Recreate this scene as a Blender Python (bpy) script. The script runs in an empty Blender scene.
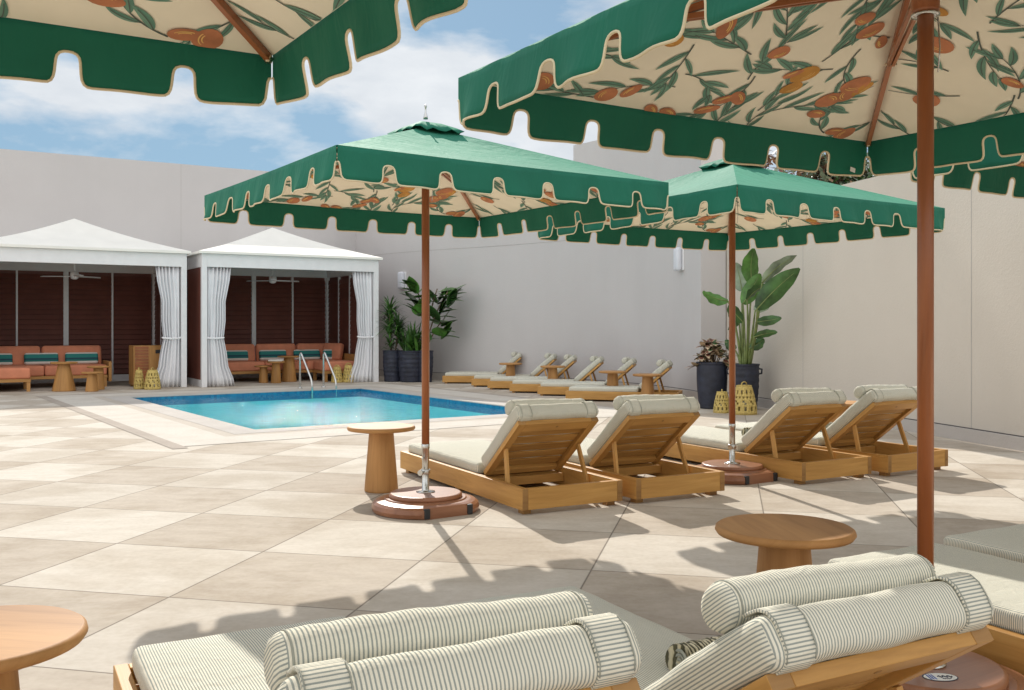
import bpy, math, random
from mathutils import Vector, Matrix
random.seed(7)
R = math.radians; PI = math.pi; sin = math.sin; cos = math.cos
sc = bpy.context.scene; COL = sc.collection
# ---------------------------------------------------------------- camera constants
F, HY, CH, CX = 958.0, 326.5, 1.2, 512.0
def at(px, py, z=0.0):            # where the photo pixel meets the level z
    Y = F*(CH-z)/(py-HY); return Vector(((px-CX)/F*Y, Y, z))
# ---------------------------------------------------------------- node helpers
def newmat(name):
    m = bpy.data.materials.new(name); m.use_nodes = True
    nt = m.node_tree; nt.nodes.clear()
    out = nt.nodes.new('ShaderNodeOutputMaterial'); b = nt.nodes.new('ShaderNodeBsdfPrincipled')
    nt.links.new(b.outputs[0], out.inputs[0]); return m, nt, b, out
def N(nt, t, **k):
    n = nt.nodes.new(t)
    for a, v in k.items():
        if a in n.inputs: n.inputs[a].default_value = v
        else: setattr(n, a, v)
    return n
def ramp(nt, src, stops):
    r = nt.nodes.new('ShaderNodeValToRGB'); e = r.color_ramp.elements
    while len(e) < len(stops): e.new(.5)
    for q, (p, c) in zip(e, stops): q.position = p; q.color = (*c, 1) if len(c) == 3 else c
    nt.links.new(src, r.inputs[0]); return r.outputs[0]
def mth(nt, op, a, b=None, c=None):
    n = nt.nodes.new('ShaderNodeMath'); n.operation = op
    for i, v in enumerate((a, b, c)):
        if v is None: continue
        if isinstance(v, (int, float)): n.inputs[i].default_value = v
        else: nt.links.new(v, n.inputs[i])
    return n.outputs[0]
def mixc(nt, f, a, b, mode='MIX'):
    n = nt.nodes.new('ShaderNodeMix'); n.data_type = 'RGBA'; n.blend_type = mode
    for i, v in ((0, f), (6, a), (7, b)):
        if isinstance(v, (int, float)): n.inputs[i].default_value = v
        elif isinstance(v, tuple): n.inputs[i].default_value = (*v, 1)
        else: nt.links.new(v, n.inputs[i])
    return n.outputs[2]
def bump(nt, b, h, s=.2, d=.01):
    n = N(nt, 'ShaderNodeBump', Strength=s, Distance=d); nt.links.new(h, n.inputs['Height']); nt.links.new(n.outputs[0], b.inputs['Normal'])
def coords(nt, which='Object', scale=(1, 1, 1), rot=(0, 0, 0), loc=(0, 0, 0)):
    t = nt.nodes.new('ShaderNodeTexCoord'); m = N(nt, 'ShaderNodeMapping')
    m.inputs['Scale'].default_value = scale; m.inputs['Rotation'].default_value = rot; m.inputs['Location'].default_value = loc
    nt.links.new(t.outputs[which], m.inputs[0]); return m.outputs[0]
def noise(nt, vec, sc_, det=3, rough=.55, dist=0.0):
    n = N(nt, 'ShaderNodeTexNoise', Scale=sc_, Detail=det, Roughness=rough, Distortion=dist); nt.links.new(vec, n.inputs['Vector']); return n.outputs[0]
M = {}
def plain(key, c, rough=.6, var=.08, scale=6, metal=0, bmp=.0, spec=.5, coat=0):
    m, nt, b, o = newmat(key); v = coords(nt); n = noise(nt, v, scale)
    lo = tuple(x*(1-var*1.6) for x in c); hi = tuple(min(1, x*(1+var*1.6)) for x in c)
    nt.links.new(ramp(nt, n, [(.3, lo), (.7, hi)]), b.inputs['Base Color'])
    b.inputs['Roughness'].default_value = rough; b.inputs['Metallic'].default_value = metal
    b.inputs['Specular IOR Level'].default_value = spec; b.inputs['Coat Weight'].default_value = coat
    if bmp: bump(nt, b, noise(nt, v, scale*14, 4), bmp, .004)
    M[key] = m; return m
def wood(key, lo, mid, hi, rough=.5, coat=0.0, coord='UV'):
    m, nt, b, o = newmat(key)
    v = coords(nt, coord, (1.5, 15, 15)); n1 = noise(nt, v, 1.0, 5, .62, 1.6)
    v2 = coords(nt, coord, (3.5, 150, 150)); n2 = noise(nt, v2, 1.0, 3, .6)
    v3 = coords(nt, coord, (.9, 5, 5)); n3 = noise(nt, v3, 1.0, 2)
    base = ramp(nt, n1, [(.28, lo), (.47, mid), (.72, hi)])
    c = mixc(nt, mth(nt, 'MULTIPLY', n2, .55), base, tuple(x*.62 for x in lo))
    c = mixc(nt, .5, c, ramp(nt, n3, [(.35, tuple(x*.62 for x in mid)), (.65, tuple(min(1, x*1.06) for x in hi))]), 'MIX')
    nt.links.new(c, b.inputs['Base Color']); b.inputs['Roughness'].default_value = rough
    b.inputs['Coat Weight'].default_value = coat; b.inputs['Coat Roughness'].default_value = .25
    b.inputs['Specular IOR Level'].default_value = .35
    bump(nt, b, n2, .12, .002); M[key] = m
wood('teak', (.31, .13, .028), (.565, .285, .07), (.73, .42, .135))
wood('teak_end', (.24, .11, .035), (.38, .20, .065), (.50, .28, .10))
wood('pole_wood', (.20, .055, .018), (.36, .11, .035), (.46, .16, .055), .38, .3)
wood('table_wood', (.33, .145, .042), (.48, .235, .075), (.58, .31, .115), .62, 0)
wood('far_wood', (.34, .15, .045), (.50, .25, .075), (.6, .32, .11), .5)
wood('base_wood', (.22, .085, .042), (.34, .145, .075), (.42, .195, .105), .34, .25, 'Object')
plain('white_metal', (.82, .82, .83), .45, .02)
plain('steel', (.62, .62, .6), .22, .05, metal=1)
plain('brass', (.55, .45, .32), .3, .08, metal=1)
plain('black_rubber', (.03, .03, .032), .6, .1)
plain('roof_cloth', (.90, .88, .82), .85, .025, 2, bmp=.1)
plain('curtain', (.88, .88, .90), .9, .02, 3, bmp=.08)
plain('terracotta', (.64, .24, .135), .9, .07, 5, bmp=.25)
plain('navy_pot', (.022, .026, .045), .55, .25, 9, bmp=.2)
plain('soil', (.04, .028, .02), .95, .3, 30, bmp=.5)
plain('straw', (.56, .42, .13), .7, .18, 40, bmp=.4)
plain('candle', (.85, .82, .6), .5, .02)
plain('dark_hole', (.02, .016, .012), .9, .1)
plain('trim', (.74, .63, .43), .85, .04)
plain('lining', (.90, .82, .66), .9, .03, 3)
plain('print_leaf', (.13, .27, .20), .9, .12, 7)
plain('print_leaf_light', (.18, .33, .24), .9, .12, 7)
plain('print_stem', (.10, .12, .10), .9, .05)
plain('print_fruit', (.52, .20, .095), .9, .15, 9)
plain('print_fruit_amber', (.56, .27, .06), .9, .12, 9)
plain('print_glint', (.80, .50, .17), .9, .05)
plain('leaf', (.08, .20, .035), .4, .35, 5)
plain('leaf_dark', (.042, .11, .026), .38, .35, 6)
plain('leaf_silver', (.22, .28, .19), .5, .3, 5)
plain('stem_green', (.17, .22, .07), .5, .2, 8)
plain('trunk', (.16, .11, .07), .85, .3, 12, bmp=.4)
plain('leaf_wine', (.16, .055, .035), .45, .4, 12)
plain('leaf_cream', (.50, .38, .25), .5, .2, 12)
plain('dry_frond', (.26, .15, .09), .8, .35, 6)
plain('sconce_glass', (.72, .74, .80), .35, .02)
def knit():
    m, nt, b, o = newmat('knit'); v = coords(nt, 'Object', (1, 1, 1)); w = N(nt, 'ShaderNodeTexWave', Scale=26.0, Distortion=3.0); nt.links.new(v, w.inputs['Vector'])
    nt.links.new(ramp(nt, w.outputs['Fac'], [(.35, (.09, .085, .05)), (.6, (.58, .53, .38))]), b.inputs['Base Color']); b.inputs['Roughness'].default_value = .95; bump(nt, b, w.outputs['Fac'], .8, .01); M['knit'] = m
knit()
plain('seam', (.33, .34, .29), .9, .05)
plain('joint_dark', (.13, .12, .115), .9, .1)
plain('joint', (.46, .44, .42), .9, .05)
plain('tag_white', (.8, .79, .75), .7, .02)
plain('ink', (.03, .035, .06), .6, .02)
plain('ink_blue', (.08, .14, .40), .6, .02)
plain('cloth_white', (.78, .76, .72), .9, .03)
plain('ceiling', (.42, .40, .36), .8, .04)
# canopy cloth: opaque dye with a share of light coming through
def cloth(key, c, tr, tw):
    m, nt, b, o = newmat(key); v = coords(nt); n = noise(nt, v, 2.5, 4)
    w = noise(nt, coords(nt, 'Object', (1, 1, .35)), 9, 3, .6, .4)
    col = ramp(nt, n, [(.3, tuple(x*.9 for x in c)), (.7, tuple(x*1.1 for x in c))])
    nt.links.new(col, b.inputs['Base Color']); b.inputs['Roughness'].default_value = .75
    b.inputs['Specular IOR Level'].default_value = .4; b.inputs['Sheen Weight'].default_value = .2; b.inputs['Sheen Roughness'].default_value = .35; b.inputs['Sheen Tint'].default_value = (.3, 1, .65, 1)
    bump(nt, b, w, .3, .03)
    t = N(nt, 'ShaderNodeBsdfTranslucent'); t.inputs[0].default_value = (*tr, 1)
    mx = N(nt, 'ShaderNodeMixShader'); mx.inputs[0].default_value = tw
    nt.links.new(b.outputs[0], mx.inputs[1]); nt.links.new(t.outputs[0], mx.inputs[2]); nt.links.new(mx.outputs[0], o.inputs[0])
    M[key] = m
cloth('green', (.007, .15, .092), (.006, .13, .065), .05)
# striped ticking cloth, stripes set by the UV u coordinate in metres
def ticking():
    m, nt, b, o = newmat('ticking')
    t = nt.nodes.new('ShaderNodeTexCoord'); s = nt.nodes.new('ShaderNodeSeparateXYZ'); nt.links.new(t.outputs['UV'], s.inputs[0])
    wob = noise(nt, coords(nt, 'UV', (30, 30, 30)), 1, 2)
    u = mth(nt, 'ADD', s.outputs[0], mth(nt, 'MULTIPLY', wob, .0012))
    fr = mth(nt, 'FRACT', mth(nt, 'MULTIPLY', u, 1/.0078))
    tri = mth(nt, 'ABSOLUTE', mth(nt, 'SUBTRACT', fr, .5))
    st = ramp(nt, tri, [(.15, (0, 0, 0)), (.25, (1, 1, 1))])
    fib = noise(nt, coords(nt, 'UV', (900, 900, 900)), 1, 2)
    cream = ramp(nt, fib, [(.3, (.75, .71, .585)), (.7, (.86, .82, .69))])
    dark = ramp(nt, fib, [(.3, (.25, .275, .25)), (.7, (.39, .415, .375))])
    nt.links.new(mixc(nt, st, dark, cream), b.inputs['Base Color'])
    b.inputs['Roughness'].default_value = .95; b.inputs['Specular IOR Level'].default_value = .15
    h = mth(nt, 'ADD', mth(nt, 'MULTIPLY', noise(nt, coords(nt), 13, 4, .6, .6), 1.0), mth(nt, 'MULTIPLY', fib, .06)); bump(nt, b, h, .6, .014)
    M['ticking'] = m
ticking()
def pillow_mat():
    m, nt, b, o = newmat('teal_stripe_cloth')
    t = nt.nodes.new('ShaderNodeTexCoord'); s = nt.nodes.new('ShaderNodeSeparateXYZ'); nt.links.new(t.outputs['Object'], s.inputs[0])
    q = mth(nt, 'ADD', mth(nt, 'MULTIPLY', s.outputs[2], 1/.24), .5)
    r = nt.nodes.new('ShaderNodeValToRGB'); r.color_ramp.interpolation = 'CONSTANT'; e = r.color_ramp.elements
    st = [(0, (.74, .70, .64)), (.2, (.02, .16, .15)), (.36, (.02, .07, .10)), (.5, (.03, .22, .2)), (.84, (.76, .72, .66))]
    while len(e) < len(st): e.new(.5)
    for k, (p, c) in zip(e, st): k.position = p; k.color = (*c, 1)
    nt.links.new(q, r.inputs[0]); nt.links.new(r.outputs[0], b.inputs['Base Color']); b.inputs['Roughness'].default_value = .9; M['teal'] = m
pillow_mat()
def louver():
    m, nt, b, o = newmat('louver_brown'); n = noise(nt, coords(nt), 3)
    nt.links.new(ramp(nt, n, [(.3, (.15, .05, .036)), (.7, (.19, .064, .045))]), b.inputs['Base Color']); b.inputs['Roughness'].default_value = .5; M['louver'] = m
louver()
def wallmat(key, c1, c2):
    m, nt, b, o = newmat(key); v = coords(nt); n = noise(nt, v, .35, 5, .6); f = noise(nt, v, 34, 6, .7); g = noise(nt, coords(nt, 'Object', (1, 1, .15)), 1.3, 4)
    c = ramp(nt, n, [(.3, c1), (.7, c2)]); c = mixc(nt, mth(nt, 'MULTIPLY', ramp(nt, g, [(.45, (0, 0, 0)), (.75, (1, 1, 1))]), .12), c, tuple(x*.74 for x in c1))
    nt.links.new(c, b.inputs['Base Color']); b.inputs['Roughness'].default_value = .93; bump(nt, b, f, .5, .008); M[key] = m
wallmat('stucco_grey', (.56, .535, .53), (.61, .585, .58))
wallmat('stucco_cream', (.63, .575, .50), (.68, .625, .55))
wallmat('plinth', (.52, .48, .45), (.58, .54, .50))
# ---- paving: square slabs 0.88 m, two shades in a checkerboard
TH, TS, TX, TY = .222, .88, -2.379, 4.44
def tiles():
    m, nt, b, o = newmat('paving')
    t = nt.nodes.new('ShaderNodeTexCoord'); vm = nt.nodes.new('ShaderNodeVectorMath'); vm.operation = 'SUBTRACT'; vm.inputs[1].default_value = (TX, TY, 0)
    nt.links.new(t.outputs['Object'], vm.inputs[0])
    ro = N(nt, 'ShaderNodeVectorRotate', rotation_type='Z_AXIS'); ro.inputs['Angle'].default_value = TH; nt.links.new(vm.outputs[0], ro.inputs['Vector'])
    s = nt.nodes.new('ShaderNodeSeparateXYZ'); nt.links.new(ro.outputs[0], s.inputs[0])
    i = mth(nt, 'MULTIPLY', s.outputs[0], 1/TS); j = mth(nt, 'MULTIPLY', s.outputs[1], 1/TS)
    fi, fj = mth(nt, 'FLOOR', i), mth(nt, 'FLOOR', j)
    par = mth(nt, 'FLOORED_MODULO', mth(nt, 'ADD', fi, fj), 2.0)
    def edge(x): return mth(nt, 'SUBTRACT', .5, mth(nt, 'ABSOLUTE', mth(nt, 'SUBTRACT', mth(nt, 'FRACT', x), .5)))
    e = mth(nt, 'MINIMUM', edge(i), edge(j)); gr = ramp(nt, e, [(.0024, (0, 0, 0)), (.0056, (1, 1, 1))])
    cb = nt.nodes.new('ShaderNodeCombineXYZ'); nt.links.new(fi, cb.inputs[0]); nt.links.new(fj, cb.inputs[1])
    wn = nt.nodes.new('ShaderNodeTexWhiteNoise'); nt.links.new(cb.outputs[0], wn.inputs[0])
    v = coords(nt); n1 = noise(nt, v, 1.1, 6, .62, .3); n2 = noise(nt, coords(nt, 'Object', (1, 2.2, 1), (0, 0, .2)), 4.5, 5, .6, .2); n3 = noise(nt, v, 34, 4)
    light = ramp(nt, n2, [(.25, (.575, .525, .455)), (.7, (.66, .61, .54))]); tan = ramp(nt, n2, [(.25, (.47, .41, .345)), (.7, (.565, .505, .43))])
    c = mixc(nt, par, light, tan)
    st = ramp(nt, n1, [(.40, (.82, .79, .75)), (.54, (1, 1, 1))]); c = mixc(nt, .75, c, st, 'MULTIPLY')
    vr = ramp(nt, wn.outputs[0], [(0, (.91, .90, .89)), (1, (1.0, 1.0, 1.0))]); c = mixc(nt, 1.0, c, vr, 'MULTIPLY')
    sp = ramp(nt, n3, [(.3, (.93, .92, .90)), (.6, (1, 1, 1))]); c = mixc(nt, 1.0, c, sp, 'MULTIPLY')
    c = mixc(nt, gr, (.17, .145, .12), c)
    nt.links.new(c, b.inputs['Base Color']); b.inputs['Roughness'].default_value = .9; b.inputs['Specular IOR Level'].default_value = .06
    bump(nt, b, mth(nt, 'ADD', mth(nt, 'MULTIPLY', n3, .25), gr), .25, .003); M['paving'] = m
tiles()
def slab(key, a, c2):
    m, nt, b, o = newmat(key); v = coords(nt); n = noise(nt, v, 2.2, 6, .62); n3 = noise(nt, v, 34, 4)
    c = mixc(nt, 1.0, ramp(nt, n, [(.3, a), (.7, c2)]), ramp(nt, n3, [(.3, (.92, .91, .9)), (.6, (1, 1, 1))]), 'MULTIPLY')
    nt.links.new(c, b.inputs['Base Color']); b.inputs['Roughness'].default_value = .9; b.inputs['Specular IOR Level'].default_value = .06; bump(nt, b, n3, .1, .003); M[key] = m
slab('coping', (.47, .435, .40), (.55, .515, .475)); slab('band_tan', (.47, .42, .36), (.55, .495, .43))
slab('band_light', (.55, .505, .445), (.63, .59, .53)); slab('band_dark', (.38, .33, .285), (.46, .405, .35))
def pool_mats():
    m, nt, b, o = newmat('mosaic'); v = coords(nt, 'UV')
    br = N(nt, 'ShaderNodeTexBrick', Scale=1.0); br.offset = 0
    br.inputs['Brick Width'].default_value = .05; br.inputs['Row Height'].default_value = .05; br.inputs['Mortar Size'].default_value = .002
    br.inputs['Color1'].default_value = (.01, .15, .33, 1); br.inputs['Color2'].default_value = (.02, .25, .46, 1); br.inputs['Mortar'].default_value = (.05, .22, .38, 1)
    nt.links.new(v, br.inputs['Vector']); nt.links.new(br.outputs[0], b.inputs['Base Color']); b.inputs['Roughness'].default_value = .2; M['mosaic'] = m
    m, nt, b, o = newmat('pool_plaster'); v = coords(nt)
    vo = N(nt, 'ShaderNodeTexVoronoi', feature='DISTANCE_TO_EDGE', Scale=3.2); d = noise(nt, v, 2, 3)
    n = noise(nt, v, 1.5, 4)
    nt.links.new(ramp(nt, n, [(.3, (.30, .84, .88)), (.7, (.42, .92, .94))]), b.inputs['Base Color']); b.inputs['Roughness'].default_value = .8; M['plaster'] = m
    m, nt, b, o = newmat('water'); v = coords(nt, 'Object', (1, 1.6, 1), (0, 0, .5))
    nt.nodes.remove(b)
    tr = N(nt, 'ShaderNodeBsdfTransparent'); tr.inputs[0].default_value = (.76, .985, 1, 1)
    gl = N(nt, 'ShaderNodeBsdfGlossy', Roughness=.03); gl.inputs[0].default_value = (1, 1, 1, 1)
    fr = N(nt, 'ShaderNodeFresnel', IOR=1.33); mx = nt.nodes.new('ShaderNodeMixShader')
    n1 = noise(nt, v, 3.4, 4, .6, .8); n2 = noise(nt, v, 12, 3, .6, .3)
    bp = N(nt, 'ShaderNodeBump', Strength=.55, Distance=.06); nt.links.new(mth(nt, 'ADD', n1, mth(nt, 'MULTIPLY', n2, .25)), bp.inputs['Height'])
    nt.links.new(bp.outputs[0], gl.inputs['Normal']); nt.links.new(bp.outputs[0], fr.inputs['Normal'])
    nt.links.new(mth(nt, 'MULTIPLY', fr.outputs[0], .68), mx.inputs[0]); nt.links.new(tr.outputs[0], mx.inputs[1]); nt.links.new(gl.outputs[0], mx.inputs[2]); nt.links.new(mx.outputs[0], o.inputs[0]); M['water'] = m
pool_mats()
# ---------------------------------------------------------------- mesh builder
class MB:
    def __init__(s): s.v = []; s.f = []; s.uv = []; s.mi = []; s.sm = []
    def quadlist(s, vs, fs, uvs=None, mi=0, smooth=False):
        o = len(s.v); s.v += [tuple(p) for p in vs]
        for k, f in enumerate(fs):
            s.f.append([o+i for i in f]); s.mi.append(mi); s.sm.append(smooth)
            s.uv.append(uvs[k] if uvs else [(vs[i][0], vs[i][1]) for i in f])
    def box(s, c, h, T=None, axis=None, mi=0, ends=None):
        c = Vector(c); h = list(h)
        if axis is None: axis = max(range(3), key=lambda i: h[i])
        o1, o2 = [i for i in range(3) if i != axis]; ro, rp = random.random()*50, random.random()*50
        loc = [(x, y, z) for z in (-1, 1) for y in (-1, 1) for x in (-1, 1)]
        fs = [(0, 2, 3, 1), (4, 5, 7, 6), (0, 1, 5, 4), (2, 6, 7, 3), (0, 4, 6, 2), (1, 3, 7, 5)]
        nax = [2, 2, 1, 1, 0, 0]
        P = [Vector((a*h[0], b*h[1], d*h[2])) for a, b, d in loc]
        o = len(s.v)
        for p in P: q = p+c; q = T @ q if T else q; s.v.append(tuple(q))
        for f, na in zip(fs, nax):
            u = []
            for i in f:
                p = P[i]
                if na == axis: u.append((p[o1]*.15+ro, p[o2]+rp))
                else:
                    ov = o2 if na == o1 else o1; u.append((p[axis]+ro, p[ov]+rp+(na*.13)))
            s.f.append([o+i for i in f]); s.uv.append(u); s.mi.append(ends if (ends is not None and na == axis) else mi); s.sm.append(False)
    def bar(s, a, b, w, t, up=(0, 0, 1), mi=0):      # straight bar a->b
        a = Vector(a); b = Vector(b); d = b-a; L = d.length; y = d.normalized(); x = y.cross(Vector(up)).normalized(); z = x.cross(y)
        Mx = Matrix((x, y, z)).transposed().to_4x4(); Mx.translation = (a+b)/2
        s.box((0, 0, 0), (w/2, L/2, t/2), Mx, 1, mi)
    def tube(s, pts, r, n=10, mi=0, caps=True, rr=None):
        pts = [Vector(p) for p in pts]; rings = []; o = len(s.v); prev = None; L = 0; ro = random.random()*20
        for k, p in enumerate(pts):
            d = (pts[min(k+1, len(pts)-1)]-pts[max(k-1, 0)]).normalized()
            if prev is None: x = d.orthogonal().normalized()
            else: x = (prev-d*prev.dot(d)).normalized()
            prev = x; y = d.cross(x); rad = rr[k] if rr else r
            for i in range(n): a = 2*PI*i/n; s.v.append(tuple(p+x*rad*cos(a)+y*rad*sin(a)))
        for k in range(len(pts)-1):
            L2 = L+(pts[k+1]-pts[k]).length
            for i in range(n):
                j = (i+1) % n; s.f.append([o+k*n+i, o+k*n+j, o+(k+1)*n+j, o+(k+1)*n+i]); s.sm.append(True); s.mi.append(mi)
                a, b2 = 2*PI*r*i/n, 2*PI*r*(i+1)/n; s.uv.append([(L+ro, a), (L+ro, b2), (L2+ro, b2), (L2+ro, a)])
            L = L2
        if caps:
            for k, rv in ((0, True), (len(pts)-1, False)):
                f = [o+k*n+i for i in range(n)]; f = f[::-1] if rv else f
                s.f.append(f); s.mi.append(mi); s.sm.append(False); s.uv.append([(s.v[i][0], s.v[i][1]) for i in f])
    def lathe(s, prof, n=32, c=(0, 0, 0), mi=0, grain='z', T=None):
        o = len(s.v); m = len(prof); ro = random.random()*9; L = [0]
        for k in range(1, m): L.append(L[-1]+math.hypot(prof[k][0]-prof[k-1][0], prof[k][1]-prof[k-1][1]))
        for r_, z in prof:
            for i in range(n):
                a = 2*PI*i/n; q = Vector((c[0]+r_*cos(a), c[1]+r_*sin(a), c[2]+z)); s.v.append(tuple(T @ q if T else q))
        for k in range(m-1):
            for i in range(n):
                j = (i+1) % n; f = [o+k*n+i, o+k*n+j, o+(k+1)*n+j, o+(k+1)*n+i]; s.f.append(f); s.mi.append(mi)
                flat = abs(prof[k][1]-prof[k+1][1]) < 1e-5; s.sm.append(not flat)
                if grain == 'flat' or flat: s.uv.append([(s.v[q][0]+ro, s.v[q][1]+s.v[q][2]+ro) for q in f])
                else:
                    rm = max(p[0] for p in prof); a, b2 = 2*PI*rm*i/n, 2*PI*rm*(i+1)/n
                    s.uv.append([(L[k]+ro, a), (L[k]+ro, b2), (L[k+1]+ro, b2), (L[k+1]+ro, a)])
        for k, rv in ((0, True), (m-1, False)):
            if prof[k][0] > 1e-4:
                f = [o+k*n+i for i in range(n)]; f = f[::-1] if rv else f
                s.f.append(f); s.mi.append(mi); s.sm.append(False); s.uv.append([(s.v[i][0]+ro, s.v[i][1]+ro) for i in f])
    def rbox(s, c, h, r, T=None, nm=(6, 10), bulge=0, side='y', mi=0, puff=0, jit=0):
        # rounded cushion; u coordinate carries the stripes
        def ts(hh, m):
            e = r/hh; out = [-1+e*(1-cos(PI/2*k/4)) for k in range(4)]; out += [-1+e+(2-2*e)*k/m for k in range(m+1)]
            out += [1-e*(1-cos(PI/2*k/4)) for k in (3, 2, 1, 0)]; return out
        tx, ty, tz = ts(h[0], nm[0]), ts(h[1], nm[1]), ts(h[2], 1); c = Vector(c)
        def pos(p):
            q = [max(-(h[i]-r), min(h[i]-r, p[i]*h[i])) for i in range(3)]; d = Vector([p[i]*h[i]-q[i] for i in range(3)])
            v = Vector(q)+(d.normalized()*r if d.length > 1e-9 else Vector())
            bx, by = (1-min(1, abs(v.x/h[0]))**2.5), (1-min(1, abs(v.y/h[1]))**4)
            v.z += (bulge*bx*by if v.z > 0 else 0)
            if puff: v.x += math.copysign(puff*(1-(v.y/h[1])**2)*abs(p[0])**6, v.x)
            if jit: v += Vector((0, jit*sin(v.x*17+v.y*5), jit*sin(v.x*23+1+v.y*13)+jit*.6*sin(v.y*37)))
            return v
        for (ax, A, B, C_) in (((0, 1, 2), tx, ty, (-1, 1)), ((0, 2, 1), tx, tz, (-1, 1)), ((1, 2, 0), ty, tz, (-1, 1))):
            for sg in C_:
                o = len(s.v); G = []
                for b_ in B:
                    for a_ in A:
                        p = [0, 0, 0]; p[ax[0]] = a_; p[ax[1]] = b_; p[ax[2]] = sg; v = pos(p); G.append(v); q = v+c; s.v.append(tuple(T @ q if T else q))
                na = len(A)
                flip = (sg > 0) != (ax in ((0, 1, 2), (1, 2, 0)))
                for jj in range(len(B)-1):
                    for ii in range(na-1):
                        f = [jj*na+ii, jj*na+ii+1, (jj+1)*na+ii+1, (jj+1)*na+ii]
                        if flip: f = f[::-1]
                        if ax[2] == 0: u = [(G[i].y, G[i].z) if side == 'y' else (G[i].z, G[i].y) for i in f]
                        else: u = [(G[i].x, G[i].y+G[i].z) for i in f]
                        s.f.append([o+i for i in f]); s.uv.append(u); s.mi.append(mi); s.sm.append(True)
    def build(s, name, mats, parent=None, bevel=0, weld=False, loc=None, solid=0):
        me = bpy.data.meshes.new(name); me.from_pydata(s.v, [], s.f)
        mats = mats if isinstance(mats, (list, tuple)) else [mats]
        for m in mats: me.materials.append(M[m])
        uvl = me.uv_layers.new(name='UVMap'); flat = [c for u in s.uv for p in u for c in p]; uvl.data.foreach_set('uv', flat)
        me.polygons.foreach_set('material_index', s.mi); me.polygons.foreach_set('use_smooth', s.sm)
        if weld:
            import bmesh
            bm = bmesh.new(); bm.from_mesh(me); bmesh.ops.remove_doubles(bm, verts=bm.verts, dist=1e-5); bmesh.ops.recalc_face_normals(bm, faces=bm.faces); bm.to_mesh(me); bm.free()
        me.update()
        o = bpy.data.objects.new(name, me); COL.objects.link(o)
        if parent: o.parent = parent
        if loc: o.location = loc
        if bevel:
            b = o.modifiers.new('edge', 'BEVEL'); b.width = bevel; b.segments = 2; b.limit_method = 'ANGLE'; b.angle_limit = R(50)
        if solid:
            b = o.modifiers.new('thick', 'SOLIDIFY'); b.thickness = solid; b.offset = 0
        return o
def tag(o, label, cat, group=None, kind=None):
    if label: o['label'] = label
    if cat: o['category'] = cat
    if group: o['group'] = group
    if kind: o['kind'] = kind
    return o
def thing(name, label, cat, loc=(0, 0, 0), rz=0, group=None):
    o = bpy.data.objects.new(name, None); COL.objects.link(o); o.empty_display_size = .1
    o.location = loc; o.rotation_euler = (0, 0, rz); return tag(o, label, cat, group)
def copy_thing(src, label, loc, rz, group=None, sc_=None):
    c = src.copy(); COL.objects.link(c); c.location = loc; c.rotation_euler = (0, 0, rz); c['label'] = label
    if group: c['group'] = group
    if sc_: c.scale = sc_
    for ch in src.children:
        k = ch.copy(); COL.objects.link(k); k.parent = c
        for g in ch.children: d = g.copy(); COL.objects.link(d); d.parent = k
    return c
def struct(mb, name, mat, **k): return tag(mb.build(name, mat, **k), None, None, kind='structure')
# ================================================================ SETTING
PC, PHL, PHW, PPH = Vector((-2.965, 14.85, 0)), 3.1, 2.15, .60
PU = Vector((cos(PPH), sin(PPH), 0)); PV = Vector((-sin(PPH), cos(PPH), 0))
def pp(a, b, z=0): return PC+PU*a+PV*b+Vector((0, 0, z))
def ring(mb, a0, b0, a1, b1, z):
    I = [pp(-a0, -b0, z), pp(a0, -b0, z), pp(a0, b0, z), pp(-a0, b0, z)]; O = [pp(-a1, -b1, z), pp(a1, -b1, z), pp(a1, b1, z), pp(-a1, b1, z)]
    for i in range(4): j = (i+1) % 4; mb.quadlist([O[i], O[j], I[j], I[i]], [(0, 1, 2, 3)])
g = MB(); ring(g, PHW, PHL, 90, 90, 0); struct(g, 'ground', 'paving')
for nm, mt, d0, d1, z in (('pool_coping', 'coping', 0, .33, .006), ('paving_band', 'band_tan', .33, .48, .004), ('paving_border', 'band_light', .48, 1.09, .004), ('paving_edge', 'band_dark', 1.09, 1.24, .004)):
    g = MB()
    if nm == 'paving_edge':
        a, b, c_ = PHW+d0, PHW+d1, PHL+.48
        for s_ in (-1, 1): g.quadlist([pp(s_*a, -c_-.76, z), pp(s_*b, -c_-.76, z), pp(s_*b, PHL+d1, z), pp(s_*a, PHL+d1, z)], [(0, 1, 2, 3)])
        g.quadlist([pp(-a, PHL+d0, z), pp(a, PHL+d0, z), pp(a, PHL+d1, z), pp(-a, PHL+d1, z)], [(0, 1, 2, 3)]); struct(g, nm, mt); continue
    ring(g, PHW+d0-(.02 if d0 == 0 else 0), PHL+d0-(.02 if d0 == 0 else 0), PHW+d1, PHL+d1, z)
    if d0 == 0:
        I = [(-1, -1), (1, -1), (1, 1), (-1, 1)]; a, b = PHW-.02, PHL-.02
        for i in range(4):
            p, q = I[i], I[(i+1) % 4]; g.quadlist([pp(p[0]*a, p[1]*b, .006), pp(q[0]*a, q[1]*b, .006), pp(q[0]*a, q[1]*b, -.008), pp(p[0]*a, p[1]*b, -.008)], [(0, 1, 2, 3)])
    struct(g, nm, mt)
g = MB(); w = MB(); I = [(-1, -1), (1, -1), (1, 1), (-1, 1)]
for i in range(4):
    p, q = I[i], I[(i+1) % 4]; A, B = (p[0]*PHW, p[1]*PHL), (q[0]*PHW, q[1]*PHL); L = math.hypot(A[0]-B[0], A[1]-B[1])
    w.quadlist([pp(*A, 0), pp(*B, 0), pp(*B, -.16), pp(*A, -.16)], [(0, 1, 2, 3)], [[(0, 0), (L, 0), (L, -.16), (0, -.16)]])
    g.quadlist([pp(*A, -.16), pp(*B, -.16), pp(*B, -1.3), pp(*A, -1.3)], [(0, 1, 2, 3)])
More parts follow.
